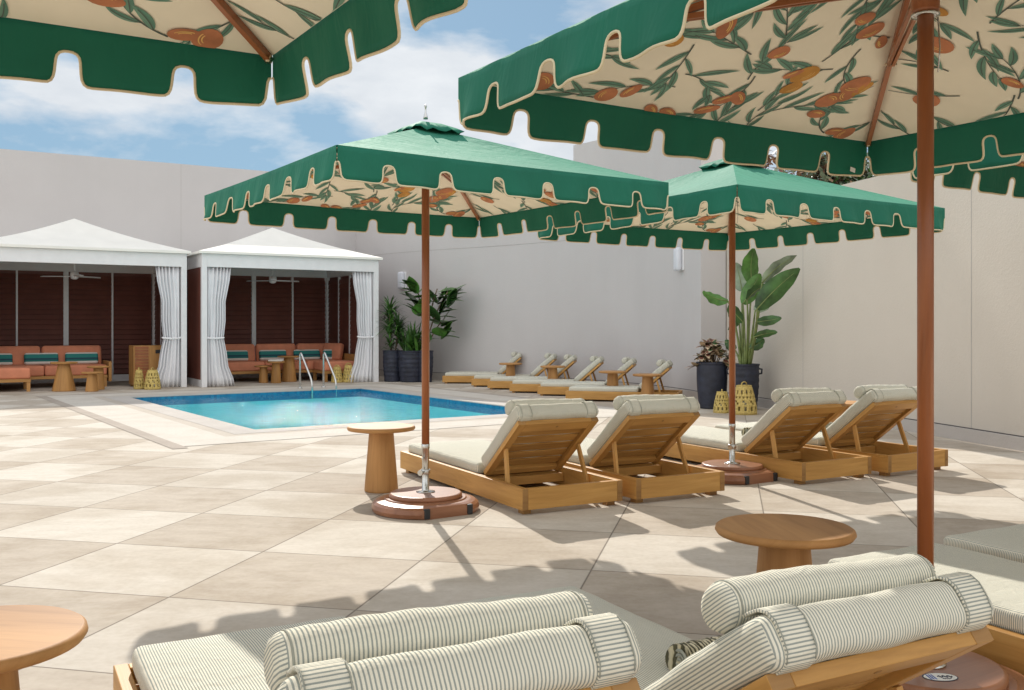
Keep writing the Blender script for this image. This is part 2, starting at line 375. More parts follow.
g.quadlist([pp(-PHW, -PHL, -1.3), pp(PHW, -PHL, -1.3), pp(PHW, PHL, -1.3), pp(-PHW, PHL, -1.3)], [(0, 1, 2, 3)])
struct(w, 'pool_waterline_tiles', 'mosaic'); struct(g, 'pool_basin', 'plaster')
g = MB(); g.quadlist([pp(-PHW, -PHL, -.048), pp(PHW, -PHL, -.048), pp(PHW, PHL, -.048), pp(-PHW, PHL, -.048)], [(0, 1, 2, 3)]); struct(g, 'pool_water', 'water')

# ---- walls
def wall(name, pts, H, mat, label, thick=.45, plinth=None, jts=(), cap=True):
    # pts left-to-right as seen from the courtyard; outside is to the left of travel
    t = thing(name, label, 'wall', (pts[0][0], pts[0][1], 0)); P = [Vector((x, y, 0))-t.location for x, y in pts]
    def offs(d):
        out = []
        for k, p in enumerate(P):
            dr = (P[min(k+1, len(P)-1)]-P[max(k-1, 0)]).normalized(); n = Vector((-dr.y, dr.x, 0)); out.append(p+n*d)
        return out
    Hs = H if isinstance(H, (list, tuple)) else [H]*(len(P)-1)
    Bk = offs(thick); mb = MB(); up = lambda v, z: Vector((v.x, v.y, z))
    for k in range(len(P)-1):
        a, b, c, d = P[k], P[k+1], Bk[k+1], Bk[k]; h = Hs[k]
        mb.quadlist([up(a, 0), up(b, 0), up(b, h), up(a, h)], [(0, 1, 2, 3)]); mb.quadlist([up(c, 0), up(d, 0), up(d, h), up(c, h)], [(0, 1, 2, 3)])
        mb.quadlist([up(a, h), up(b, h), up(c, h), up(d, h)], [(0, 1, 2, 3)])
        if k == 0 or Hs[k-1] != h: z0 = 0 if k == 0 else Hs[k-1]; mb.quadlist([up(d, z0), up(a, z0), up(a, h), up(d, h)], [(0, 1, 2, 3)])
        if k == len(P)-2: mb.quadlist([up(b, 0), up(c, 0), up(c, h), up(b, h)], [(0, 1, 2, 3)])
    mb.build('wall_face', mat, t)
    if plinth:
        F_ = offs(-.035); mb = MB()
        for k in range(len(P)-1):
            mb.quadlist([up(F_[k], 0), up(F_[k+1], 0), up(F_[k+1], plinth), up(F_[k], plinth)], [(0, 1, 2, 3)])
            mb.quadlist([up(F_[k], plinth), up(F_[k+1], plinth), up(P[k+1], plinth), up(P[k], plinth)], [(0, 1, 2, 3)])
        mb.build('baseboard', 'plinth', t)
        mb = MB()
        for k in range(len(P)-1):
            f0, f1 = P[k]+(F_[k]-P[k])*.12, P[k+1]+(F_[k+1]-P[k+1])*.12
            mb.quadlist([up(f0, plinth), up(f1, plinth), up(f1, plinth+.012), up(f0, plinth+.012)], [(0, 1, 2, 3)])
        mb.build('baseboard_seam', 'joint_dark', t)
    # vertical joints and, where asked, one level joint
    for jd in jts:
        k, f = jd; a, b = P[k], P[k+1]; p = a.lerp(b, f); dr = (b-a).normalized(); n = Vector((dr.y, -dr.x, 0)); mb = MB()
        q0, q1 = p-dr*.004+n*.002, p+dr*.004+n*.002; mb.quadlist([up(q0, plinth or 0), up(q1, plinth or 0), up(q1, Hs[k]-.01), up(q0, Hs[k]-.01)], [(0, 1, 2, 3)]); mb.build('joint', 'joint', t)
    return t, P, offs
CABD = Vector((cos(.541), sin(.541), 0)); CABN = Vector((-sin(.541), cos(.541), 0))
A0 = Vector((-7.85, 21.76, 0)); a_l = A0-CABD*9; a_r = A0+CABD*4.6
def on(p0, d, t): q = p0+d*t; return (q.x, q.y)
wall('rear_wall', [on(a_l, CABD, 0), on(A0, CABD, -2.2), on(A0, CABD, 1.3), on(A0, CABD, 4.6)], 4.92, 'stucco_grey', 'tall grey stucco wall behind the two white cabanas', .4, .0, ((1, .72), (2, .30)))
def bez(p0, p1, p2, p3, n):
    out = []
    for i in range(n+1):
        t = i/n; a = (1-t)**3; b = 3*(1-t)**2*t; c = 3*(1-t)*t*t; d = t**3; out.append((a*p0[0]+b*p1[0]+c*p2[0]+d*p3[0], a*p0[1]+b*p1[1]+c*p2[1]+d*p3[1]))
    return out
W = bez((-4.05, 24.3), (-3.4, 23.2), (-2.3, 22.1), (-1.45, 21.5), 10)[:-1]+bez((-1.45, 21.5), (.3, 20.2), (2.45, 18.6), (3.02, 15.3), 24)
# split the height where the parapet steps up
Hs = []
for k in range(len(W)-1):
    px = CX+F*W[k][0]/W[k][1]; Hs.append(4.5 if px < 564 else 4.82)
wt, WP, woffs = wall('curved_wall', W, Hs, 'stucco_grey', 'curved pale grey stucco wall behind the far row of loungers', .42, .15)
# a shallow level reglet in the curved wall
mb = MB(); FR = woffs(-.004)
for k in range(0, 22):
    mb.quadlist([(FR[k].x, FR[k].y, 2.93), (FR[k+1].x, FR[k+1].y, 2.93), (FR[k+1].x, FR[k+1].y, 2.94), (FR[k].x, FR[k].y, 2.94)], [(0, 1, 2, 3)])
mb.build('level_joint', 'joint', wt)
RW = bez((3.36, 15.75), (3.9, 13.5), (4.45, 11.6), (4.66, 10.6), 8)[:-1]+bez((4.66, 10.6), (4.95, 9.2), (5.5, 6.6), (6.3, 1.5), 10)
wall('garden_wall', RW, 3.02, 'stucco_cream', 'low warm cream wall along the right side behind the fan leaved plant', .35, .13, ((3, .3), (9, .3)))

# ================================================================ UMBRELLAS
UA, UZ1, UZP = 1.109, 2.092, 2.503
def make_umbrella():
    t = thing('umbrella', '', 'umbrella')
    # base: round slab with one straight side, upper disc, two dark corner caps
    b = MB(); n = 72; prof = [(.0, .335), (.006, .345), (.03, .352), (.055, .345), (.07, .325), (.078, .295), (.08, .27), (.088, .262)]
    rings = []
    for z, r_ in prof:
        rg = []
        for i in range(n):
            a = 2*PI*i/n; x, y = r_*cos(a), r_*sin(a); lim = -.300+(.02 if z > .075 else 0); rg.append((x, max(y, lim), z))
        rings.append(rg)
    vs = [p for rg in rings for p in rg]; fs = []
    for k in range(len(rings)-1):
        for i in range(n): j = (i+1) % n; fs.append((k*n+i, k*n+j, (k+1)*n+j, (k+1)*n+i))
    fs.append(tuple((len(rings)-1)*n+i for i in range(n))); b.quadlist(vs, fs, smooth=False)
    b.build('base_slab', 'base_wood', t, bevel=.004)
    d = MB(); d.lathe([(.232, .084), (.238, .09), (.24, .1), (.236, .112), (.225, .117)], 48, grain='flat'); d.build('base_disc', 'base_wood', t)
    for sx in (-1, 1):
        k = MB(); k.box((sx*.155, -.297, .036), (.019, .013, .031)); k.build('base_cap', 'black_rubber', t, bevel=.004)
    s_ = MB(); s_.lathe([(.062, .1165), (.062, .123), (.03, .125), (.0235, .132), (.0235, .40), (.027, .402), (.027, .43), (.023, .432)], 24); s_.lathe([(.028, .235), (.031, .24), (.031, .262), (.028, .267)], 24)
    s_.build('sleeve', 'steel', t)
    k = MB(); k.tube([(-.02, -.01, .25), (-.055, -.03, .25)], .008, 8); k.tube([(-.05, -.03, .25), (-.062, -.036, .25)], .019, 12); k.build('sleeve_knob', 'steel', t); k = MB(); k.tube([(-.02, -.01, .34), (-.036, -.018, .34)], .007, 8); k.build('sleeve_pin', 'steel', t)
    p = MB(); p.tube([(0, 0, .42), (0, 0, UZP+.03)], .0255, 20); p.build('pole', 'pole_wood', t)
    hb = MB(); hb.lathe([(.028, 2.205), (.041, 2.21), (.043, 2.22), (.043, 2.29), (.06, 2.293), (.06, 2.31), (.03, 2.312)], 20); hb.build('runner_hub', 'pole_wood', t)
    hb = MB(); hb.lathe([(.03, 2.41), (.055, 2.415), (.055, 2.45), (.03, 2.455)], 20); hb.build('top_hub', 'pole_wood', t)
    mt = MB(); mt.lathe([(.030, 2.198), (.044, 2.199), (.044, 2.206), (.030, 2.2065)], 20); mt.build('hub_collar', 'steel', t)
    mt = MB(); mt.tube([(.035, -.02, 2.197), (.04, -.024, 2.10), (.036, -.02, 2.02)], .0025, 6); mt.build('pull_cord', 'steel', t)
    for i in range(4):
        a = PI/4+i*PI/2; mt = MB(); mt.box((.066*cos(a), .066*sin(a), 2.30), (.012, .012, .012), Matrix.Translation((0, 0, 0))); mt.build('hinge_bracket', 'steel', t)
    cor = [Vector((-UA, -UA, UZ1)), Vector((UA, -UA, UZ1)), Vector((UA, UA, UZ1)), Vector((-UA, UA, UZ1))]; pk = Vector((0, 0, UZP))
    for c in cor:
        r_ = MB(); a = pk.lerp(c, .05)-Vector((0, 0, .028)); e = pk.lerp(c, .985)-Vector((0, 0, .022)); r_.bar(a, e, .019, .026); r_.build('rib', 'pole_wood', t, bevel=.002)
        s_ = MB(); q = pk.lerp(c, .50)-Vector((0, 0, .045)); h = Vector((c.x, c.y, 0)).normalized()*.06+Vector((0, 0, 2.30)); side = Vector((-c.y, c.x, 0)).normalized()*.014
        s_.bar(h+side, q+side*.6, .013, .02); s_.bar(h-side, q-side*.6, .013, .02); s_.build('strut', 'pole_wood', t, bevel=.0015)
        k = MB(); k.tube([q-side*1.6, q+side*1.6], .005, 8); k.build('rib_joint', 'brass', t); k = MB(); k.lathe([(.012, -.012), (.016, 0), (.011, .014)], 10, tuple(e+Vector((0, 0, -.004)))); k.build('rib_tip', 'brass', t)
    # canopy: four taut panels from the vent to the eave
    cn = MB(); li = MB(); nt_, ns = 14, 24
    def surf(i, tt, ss, dz):
        a, b = cor[i], cor[(i+1) % 4]; e = a.lerp(b, ss); p = pk.lerp(e, tt); sg = sin(PI*ss)*tt*(1-tt)*.10+sin(PI*ss)*tt*.006
        wr = 0
        return p+Vector((0, 0, -sg+dz+wr))
    for i in range(4):
        for (mb, dz, t0) in ((cn, .006, .02), (li, -.004, .04)):
            vs = [surf(i, t0+(1-t0)*k/nt_, j/ns, dz) for k in range(nt_+1) for j in range(ns+1)]
            fs = [(k*(ns+1)+j, (k+1)*(ns+1)+j, (k+1)*(ns+1)+j+1, k*(ns+1)+j+1) for k in range(nt_) for j in range(ns)]
            if dz < 0: fs = [f[::-1] for f in fs]
            mb.quadlist(vs, fs, smooth=True)
    # printed sprigs on the lining
    rd = random.Random(11); SL = math.hypot(UA, UZP-UZ1)
    def put(i, poly, lay, mi, strip=None):
        # poly in panel coordinates (x along eave, y up the slope)
        if all(y < .01 for x, y in poly): return False
        poly = [(x, max(y, .005)) for x, y in poly]
        for x, y in poly:
            if y > SL*.93 or abs(x) > UA*(1-y/SL)-.012: return False
        vs = []
        for x, y in poly:
            tt = 1-y/SL; ss = .5+x/(2*UA*tt); vs.append(surf(i, tt, ss, -.0062-.0008*lay))
        li.quadlist(vs, strip or [tuple(range(len(vs)))[::-1]], mi=mi, smooth=False); return True
    def leaf(i, x, y, a, L, w, mi, bend=.3):
        n = 9; c = []
        px_, py_, an = x, y, a
        for k in range(n+1):
            f = k/n; c.append((px_, py_, an, w*(sin(PI*f**.8)**.9 if 0 < f < 1 else 0))); an += bend/n; px_ += cos(an)*L/n; py_ += sin(an)*L/n
        for sd, m2 in ((1, mi), (-1, mi+1 if mi == 1 else mi)):
            poly = [(p[0], p[1]) for p in c]+[(p[0]-sin(p[2])*p[3]*sd, p[1]+cos(p[2])*p[3]*sd) for p in c]; m = n+1
            fs = [(k, k+1, m+k+1, m+k) if sd > 0 else (k, m+k, m+k+1, k+1) for k in range(n)]
            if not put(i, poly, 2, m2, fs): return
        poly = [(p[0]-sin(p[2])*.0016, p[1]+cos(p[2])*.0016) for p in c[:8]]+[(p[0]+sin(p[2])*.0016, p[1]-cos(p[2])*.0016) for p in c[:8]][::-1]
        put(i, poly, 3, 3)
    def ell(i, x, y, a, L, w, mi, lay):
        poly = []
        for k in range(18):
            q = 2*PI*k/18; ex, ey = L*cos(q), w*sin(q)*(1+.12*cos(q)); poly.append((x+ex*cos(a)-ey*sin(a), y+ex*sin(a)+ey*cos(a)))
        return put(i, poly, lay, mi)
    def fruit(i, x, y, a, big):
        L = rd.uniform(.052, .068)*(1 if big else .8); w = L*rd.choice((.5, .55, .85, .9)); mi = rd.choice((4, 4, 4, 5))
        if ell(i, x+L*cos(a)*.8, y+L*sin(a)*.8, a, L, w, mi, 4):
            for off in (.42, .62):
                arc = []
                for k in range(8):
                    q = .5+k*.25; arc.append((L*cos(q)*off*1.15, w*sin(q)*off))
                inner = [(p[0], p[1]-.0045) for p in arc]
                poly = [(x+L*cos(a)*.8+p[0]*cos(a)-p[1]*sin(a), y+L*sin(a)*.8+p[0]*sin(a)+p[1]*cos(a)) for p in arc+inner[::-1]]; put(i, poly, 5, 6)
    def stem(i, pts, w):
        L_, R_ = [], []
        for k, p in enumerate(pts):
            q0, q1 = pts[max(0, k-1)], pts[min(len(pts)-1, k+1)]; a = math.atan2(q1[1]-q0[1], q1[0]-q0[0]); ww = w*(1.2-.7*k/len(pts)); L_.append((p[0]-sin(a)*ww, p[1]+cos(a)*ww)); R_.append((p[0]+sin(a)*ww, p[1]-cos(a)*ww))
        for k in range(len(pts)-1): put(i, [L_[k], L_[k+1], R_[k+1], R_[k]], 1, 3, [(0, 1, 2, 3)])
    for i in range(4):
        cen = []
        for tries in range(900):
            x, y = rd.uniform(-UA, UA), rd.uniform(.02, SL*.9)
            if abs(x) > UA*(1-y/SL)-.03 or any(math.hypot(x-c[0], y-c[1]) < .185 for c in cen): continue
            cen.append((x, y)); a = rd.uniform(0, 2*PI); bend = rd.uniform(-1.1, 1.1); n = 12; L = rd.uniform(.24, .34); pts = []; an = a-bend/2
            cx_, cy_ = x-cos(a)*L/2, y-sin(a)*L/2
            for k in range(n+1): pts.append((cx_, cy_)); an += bend/n; cx_ += cos(an)*L/n; cy_ += sin(an)*L/n
            stem(i, pts, .003); sd = rd.choice((-1, 1)); nf = 0
            for k in range(2, n+1, 2):
                sd = -sd; an = math.atan2(pts[k][1]-pts[k-1][1], pts[k][0]-pts[k-1][0])
                if rd.random() < .22 and nf < 2 and k > 3: nf += 1; fruit(i, pts[k][0], pts[k][1], an+sd*rd.uniform(.6, 1.0), rd.random() < .6)
                else: leaf(i, pts[k][0], pts[k][1], an+sd*rd.uniform(.4, .75), rd.uniform(.12, .19), rd.uniform(.010, .017), 1, -sd*rd.uniform(.1, .8))
            leaf(i, pts[-1][0], pts[-1][1], an, rd.uniform(.09, .13), .014, 1, .3)
    cn.build('canopy', 'green', t)
    li.build('printed_lining', ['lining', 'print_leaf', 'print_leaf_light', 'print_stem', 'print_fruit', 'print_fruit_amber', 'print_glint'], t)
    # vent flap and finial
    v = MB(); m = 32; vs = []; hv = .185
    for k, (f, z) in enumerate(((0, UZP+.034), (.4, UZP+.02), (.8, UZP-.018), (1.0, UZP-.048))):
        for j in range(m*4//4):
            q = j/m*4; sdn = int(q) % 4; fr = q-int(q); a, b2 = [(-1, -1), (1, -1), (1, 1), (-1, 1)][sdn], [(1, -1), (1, 1), (-1, 1), (-1, -1)][sdn]
            x, y = (a[0]+(b2[0]-a[0])*fr)*hv*f, (a[1]+(b2[1]-a[1])*fr)*hv*f; wv = (.012*sin(j*2.4)*f if f > .5 else 0); vs.append((x, y, z+wv+(.014*abs(fr-.5) if f == 1 else 0)))
    fs = [(k*m+j, (k+1)*m+j, (k+1)*m+(j+1) % m, k*m+(j+1) % m) for k in range(3) for j in range(m)]
    v.quadlist(vs, fs, smooth=True); v.build('vent_flap', 'green', t, solid=.003)
    f_ = MB(); f_.lathe([(.016, UZP+.055), (.013, UZP+.075), (.006, UZP+.10), (.005, UZP+.13), (.009, UZP+.135), (.009, UZP+.145), (.002, UZP+.152)], 14); f_.build('finial', 'steel', t)
    # valance with square notches
    notch = [(-.07, .175), (-.056, .173), (-.046, .166), (-.040, .154), (-.037, .138), (-.034, .105), (-.031, .093), (-.024, .084), (-.012, .079), (0, .078)]
    notch = notch+[(-x, d) for x, d in notch[:-1][::-1]]
    L = 2*UA; cs = [.275+.3336*k for k in range(6)]; hem = [(0, .082), (.006, .084), (.011, .095), (.014, .12), (.018, .15), (.027, .167), (.04, .174)]
    for c in cs:
        x0 = hem[-1][0]; x1 = c-.07
        for k in range(1, 7): hem.append((x0+(x1-x0)*k/7, .176))
        hem += [(c+x, d) for x, d in notch]
    x0 = hem[-1][0]; x1 = L-.04
    for k in range(1, 7): hem.append((x0+(x1-x0)*k/7, .176))
    hem += [(L-x, d) for x, d in [(.04, .174), (.027, .167), (.018, .15), (.014, .12), (.011, .095), (.006, .084), (0, .082)]]
    for i in range(4):
        a, b2 = cor[i], cor[(i+1) % 4]; dr = (b2-a).normalized(); out = Vector((dr.y, -dr.x, 0)); va = MB(); rows = 6
        def vp(x, d):
            e = min(x, L-x); k = d/.176; wav = .011*sin(x*2*PI/.3336*1.0+i*1.7)*k*k+.0055*sin(x*31+i)*k; fl = .028*k*min(1, e/.1)
            sagz = sin(PI*x/L)*.006
            return a+dr*x+out*(fl+wav*min(1, e/.06)+.004)+Vector((0, 0, .006-d-sagz))
        vs = [vp(x, d*r_/rows) for x, d in hem for r_ in range(rows+1)]; q = rows+1
        fs = [(k*q+r_, k*q+r_+1, (k+1)*q+r_+1, (k+1)*q+r_) for k in range(len(hem)-1) for r_ in range(rows)]
        va.quadlist(vs, fs, smooth=True); vo = va.build('valance', 'green', t, solid=.0016)
        tr = MB(); tr.tube([vp(x, d) for x, d in hem], .0046, 6); tr.build('hem_trim', 'trim', vo)
    return t
UMB = [((-.566, 6.275), .594, 'green umbrella standing beside the small table nearest the pool'),
       ((1.744, 7.588), .579, 'green umbrella with its base between the second and third mid distance loungers'),
       ((1.332, 3.086), .542, 'big near green umbrella at upper right with thick pole and fruit print lining'),
       ((-1.14, 1.618), .56, 'near green umbrella at upper left, only one corner in view')]
u0 = make_umbrella(); u0.location = (*UMB[0][0], 0); u0.rotation_euler.z = UMB[0][1]; u0['label'] = UMB[0][2]; u0['group'] = 'green patio umbrellas'
UM = [u0]
for (x, y), rz, lb in UMB[1:]: UM.append(copy_thing(u0, lb, (x, y, 0), rz, 'green patio umbrellas'))
copy_thing(u0, 'green umbrella mostly cut off at the right edge, hems beside the thick pole', (3.5, 4.4, 0), .58, 'green patio umbrellas')
mb = MB(); mb.box((0, 0, 0), (.016, .0015, .010)); tg = mb.build('care_label', 'tag_white', UM[2]); tg.location = (UA-.12, UA-.012, UZ1-.15); tg.rotation_euler = (0, .2, 0)
# oval maker's sticker on the near base
mb = MB(); n = 28; mb.quadlist([(.055*cos(2*PI*i/n), .036*sin(2*PI*i/n), 0) for i in range(n)], [tuple(range(n))], mi=1); mb.quadlist([(.051*cos(2*PI*i/n), .032*sin(2*PI*i/n), .0007) for i in range(n)], [tuple(range(n))], mi=0)
for k in range(3): mb.box((-.036+k*.008, 0, .001), (.0022, .02, .0004), mi=2)
mb.tube([(-.008+.0045*k, .009*sin(k*1.9), .0012) for k in range(11)], .0022, 5, mi=1); mb.tube([(0+.003*k, -.017+.002*sin(k*2.5), .0012) for k in range(10)], .0014, 5, mi=1)
st_ = mb.build('sticker', ['tag_white', 'ink', 'ink_blue'], UM[2]); st_.location = (-.075, -.105, .1178); st_.rotation_euler.z = -.5

# ================================================================ LOUNGERS
def make_lounger(beta, seed=1, hs=0.0):
    random.seed(seed)
    t = thing('sun_lounger', '', 'lounger'); hw, hl, zb, zt = .383, 1.05, .032, .171; th = .021
    for sx in (-1, 1):
        b = MB(); b.box((sx*(hw-th), 0, (zb+zt)/2), (th, hl, (zt-zb)/2), axis=1, ends=1); b.build('side_rail', ['teak', 'teak_end'], t, bevel=.003)
        for sy in (-.97, 0, .97):
            f = MB(); f.box((sx*(hw-.06), sy, .017), (.03, .03, .017)); f.build('foot', 'teak_end', t)
    for sy in (-1, 1):
        b = MB(); b.box((0, sy*(hl-th-.002), (zb+zt)/2), (hw-2*th-.0005, th, (zt-zb)/2-.0015), axis=0); b.build('end_board', 'teak', t, bevel=.003)
    b = MB(); y = -.26+hs
    while y < hl-.08: b.box((0, y+.03, .125), (hw-2*th-.002, .03, .009), axis=0); y += .075
    b.box((0, -.34+hs, .10), (hw-2*th-.002, .02, .03), axis=0)
    b.build('deck_slats', 'teak', t, bevel=.002)
    # backrest
    Hg = Vector((0, -1.05+.70+hs, .182)); ca, sa = cos(beta), sin(beta)
    X = Vector((1, 0, 0)); Y = Vector((0, -ca, sa)); Z = X.cross(Y)     # Y up the back, Z through it
    Z = Vector((0, sa, ca)); T = Matrix((X, Y, Z)).transposed().to_4x4(); T.translation = Hg
    Lb = .64; wb = .312; k = MB()
    for sx in (-1, 1): k.box((sx*(wb-.028), Lb/2, -.014), (.028, Lb/2, .017), T, 1, ends=1)
    k.box((0, Lb-.045, -.014), (wb-.057, .045, .0165), T, 0); k.box((0, .03, -.014), (wb-.057, .03, .0165), T, 0)
    for q in range(5): k.box((0, .066+.0965*q+.045, -.001), (wb-.0575, .0385, .006), T, 0)
    k.build('backrest', ['teak', 'teak_end'], t, bevel=.0025)
    for sx in (-1, 1):
        a = T @ Vector((sx*(wb-.026), Lb*.54, -.03)); e = Vector((sx*(wb-.0), -.72+hs, .115)); k = MB(); k.bar(a, e, .02, .034, (0, 1, 0)); k.build('prop', 'teak', t, bevel=.002)
    k = MB(); k.lathe([(.009, -.032), (.009, -.030)], 12, (0, Lb-.045, 0), T=T); k.build('plug', 'teak_end', t)
    # cushions
    k = MB(); k.rbox((0, (hl-.05-.30+hs)/2, .182+.016), (.338, (hl-.05+.30-hs)/2, .040), .028, bulge=.012, nm=(8, 14), jit=.0015); k.build('mattress', 'ticking', t, weld=True)
    k = MB(); k.rbox((0, Lb/2+.035, .055), (.322, Lb/2+.015, .052), .036, T, bulge=.010, nm=(10, 10), side='x', jit=.0025); k.build('back_cushion', 'ticking', t, weld=True)
    # bolster across the front of the back cushion
    k = MB(); n = 26; prof = []; r0 = .055
    for i in range(5): a = PI/2*i/5; prof.append((r0*(.55+.45*sin(a)), .035*(1-cos(a))))
    Lz = .60
    rows = [(r0*.0, 0)]+[(r0*.62, .0)]+[(r0*.85, .006), (r0*.97, .018), (r0, .035)]+[(r0*(1+.025*sin(i*2.1)), .035+(Lz-.07)*i/16) for i in range(1, 16)]+[(r0, Lz-.035), (r0*.97, Lz-.018), (r0*.85, Lz-.006), (r0*.62, Lz), (0, Lz)]
    vs = []; uv = []; cen = Vector((0, Lb-.085, .158))
    for r_, u_ in rows:
        for i in range(n): a = 2*PI*i/n; vs.append(T @ (cen+Vector((u_-Lz/2, r_*1.05*cos(a), r_*.92*sin(a)+.006*sin(u_*9)))))
    fs = []; uvs = []
    for kk in range(len(rows)-1):
        for i in range(n):
            j = (i+1) % n; fs.append((kk*n+i, (kk+1)*n+i, (kk+1)*n+j, kk*n+j)); cap = kk < 3 or kk > len(rows)-5
            if cap:
                cu = lambda rw, ii: (rows[rw][0]*sin(2*PI*ii/n), rows[rw][0]*cos(2*PI*ii/n)); uvs.append([cu(kk, i), cu(kk+1, i), cu(kk+1, i+1), cu(kk, i+1)])
            else: uvs.append([(rows[kk][1], i*.01), (rows[kk+1][1], i*.01), (rows[kk+1][1], j*.01), (rows[kk][1], j*.01)])
    k.quadlist(vs, fs, uvs, smooth=True); bo = k.build('bolster', 'ticking', t)
    for u_ in (.027, Lz-.027):
        k = MB(); k.tube([T @ (cen+Vector((u_-Lz/2, r0*1.045*cos(a), r0*.915*sin(a)+.006*sin(u_*9)))) for a in [2*PI*i/30 for i in range(31)]], .0022, 5, caps=False); k.build('piping', 'seam', bo)
    for sx in (-1, 1):
        k = MB(); path = []; x0 = sx*.252
        # band: up the cushion back, over its end, down to the bolster
        for y_, z_ in ((Lb-.05, .0), (Lb+.03, -.0005), (Lb+.056, .004), (Lb+.072, .022), (Lb+.0765, .05), (Lb+.076, .08), (Lb+.066, .101), (Lb+.045, .114), (Lb+.02, .118), (Lb-.0, .119)): path.append((y_-.024, z_))
        vs = []; uvs = []; acc = 0
        for m_, (y_, z_) in enumerate(path):
            if m_: acc += math.hypot(y_-path[m_-1][0], z_-path[m_-1][1])
            for xx in (-.038, -.02, 0, .02, .038): vs.append(T @ Vector((x0+xx, y_, z_+.0))); uvs.append((acc, xx))
        fs = [(m_*5+j, m_*5+j+1, (m_+1)*5+j+1, (m_+1)*5+j) for m_ in range(len(path)-1) for j in range(4)]
        k.quadlist(vs, fs, [[uvs[i] for i in f] for f in fs], smooth=True); so_ = k.build('strap', 'ticking', t, solid=.006)
        for xx in (-.036, .036):
            k = MB(); k.tube([T @ (Vector((x0+xx, y_, z_))+Vector((0, .0035, .0))) for y_, z_ in path[2:]], .0014, 5); k.build('stitching', 'seam', so_)
    return t
lg = make_lounger(R(38.5)); GR = 'wooden sun loungers with ticking cushions'
LA = [(-.091, 7.167, .491, 'leftmost of the four mid distance loungers, nearest the pool'),
      (.683, 7.561, .488, 'second from left of the four mid distance loungers'),
      (2.001, 8.32, .515, 'third from left of the four mid distance loungers, right of an umbrella base'),
      (2.782, 8.719, .54, 'rightmost of the four mid distance loungers, partly behind the thick brown pole'),
      (.405, 2.54, .49, 'large foreground lounger at lower right, striped bolster and wooden back rail in view'),
      (2.067, 3.256, .49, 'foreground lounger at the right edge, its bright mattress just behind the striped bolster'),
      (2.747, 3.698, .49, 'lounger cut off by the right edge with its mattress in umbrella shade')]
for i, (x, y, rz, lb) in enumerate(LA):
    if i == 0: lg.location = (x, y, 0); lg.rotation_euler.z = rz; lg['label'] = lb; lg['group'] = GR
    elif i == 4: lF = make_lounger(R(36), 6, .15); lF.location = (x, y, 0); lF.rotation_euler.z = rz; lF['label'] = lb; lF['group'] = GR
    else: copy_thing(lg, lb, (x, y, 0), rz, GR)
lE = make_lounger(R(38), 5, .16); lE.location = (-.38, 2.165, 0); lE.rotation_euler.z = .49; lE['group'] = GR
lE['label'] = 'foreground lounger at the bottom centre, pale mattress reaching left'
def towel(x, y, rz, lb, yo):
    c, s_ = cos(rz), sin(rz); lx, ly = (.24 if yo > 0 else .14), yo; t = thing('rolled_towel', lb, 'towel', (x+lx*c-ly*s_, y+lx*s_+ly*c, .236), rz, 'rolled striped towels on loungers'); rd = random.Random(int(x*100))
    k = MB(); n = 60; pts = [(-.15+.3*i/n, .004*sin(i*.7), .046) for i in range(n+1)]; k.tube(pts, .045, 20, rr=[.045*(1+.05*sin(i*1.9)+.03*sin(i*.6)) for i in range(n+1)]); o = k.build('roll', 'knit', t)
    for sx in (-1, 1):
        k = MB(); k.tube([(sx*.152, (.004+.034*i/40)*cos(i*.45), .046+(.004+.034*i/40)*sin(i*.45)) for i in range(41)], .0045, 6); k.build('rolled_edge', 'seam', o)
towel(.405, 2.54, .49, 'rolled dark striped towel on the large lower right lounger', .05)
towel(2.001, 8.32, .515, 'rolled dark striped towel on the third mid distance lounger from the left', -.06)
towel(2.782, 8.719, .54, 'rolled dark striped towel on the rightmost mid distance lounger', -.06)
FL = [(442, 382.2), (471, 385.4), (487, 388), (509, 391.2), (537, 394.1), (565, 399.1)]
fl_lb = ['farthest lounger by the curved wall, leftmost and closest to the dark planters', 'second lounger from the left in the far row by the curved wall', 'third lounger from the left in the far row by the curved wall',
         'fourth lounger from the left in the far row by the curved wall', 'fifth lounger from the left in the far row by the curved wall', 'nearest and rightmost lounger of the far row along the curved wall']
for k, (px, py) in enumerate(FL):
    p = at(px, py, .03); ang = R(-6-1.8*k)              # axis foot -> head
    ax = Vector((cos(ang), sin(ang), 0)); up_ = Vector((-ax.y, ax.x, 0)); c = p+ax*.91+up_*.34; c.z = 0
    copy_thing(lg, fl_lb[k], c, math.atan2(-ax.y, -ax.x)-PI/2, 'far row of sun loungers by the curved wall', (.88, .86, .95))

# ================================================================ SIDE TABLES
def make_table(H=.475, rt=.248, r1=.122, r0=.088, name='side_table', mat='table_wood'):
    t = thing(name, '', 'table'); b = MB(); b.lathe([(r1*.97, 0), (r1, .006), (r1, .02), (r0, H-.032), (r0, H-.030)], 40, grain='z'); b.build('pedestal', mat, t)
    d = MB(); d.lathe([(rt-.03, H-.034), (rt-.008, H-.030), (rt, H-.018), (rt-.003, H-.006), (rt-.012, H)], 56, grain='flat'); d.build('table_top', mat, t); return t
tb = make_table(); TG = 'round wooden side tables among the loungers'
TP = [((-.955, 7.0), 'round wooden side table beside the umbrella base nearest the pool'), ((.99, 3.48), 'round wooden side table in front of the thick brown pole behind the striped bolster'),
      ((-1.27, 2.26), 'round wooden side table cut off by the left edge at the bottom corner'), ((3.16, 9.2), 'round side table behind the rightmost mid distance lounger, only its rim showing'),
      ((at(510.5, 363, .475)), 'farthest and leftmost of the four side tables in the far row'), ((at(552.7, 365.8, .475)), 'second from left of the four side tables in the far row'),
      ((at(612.6, 371, .475)), 'third from left of the four side tables in the far row'), ((at(647.7, 374, .475)), 'nearest and rightmost of the four side tables in the far row')]
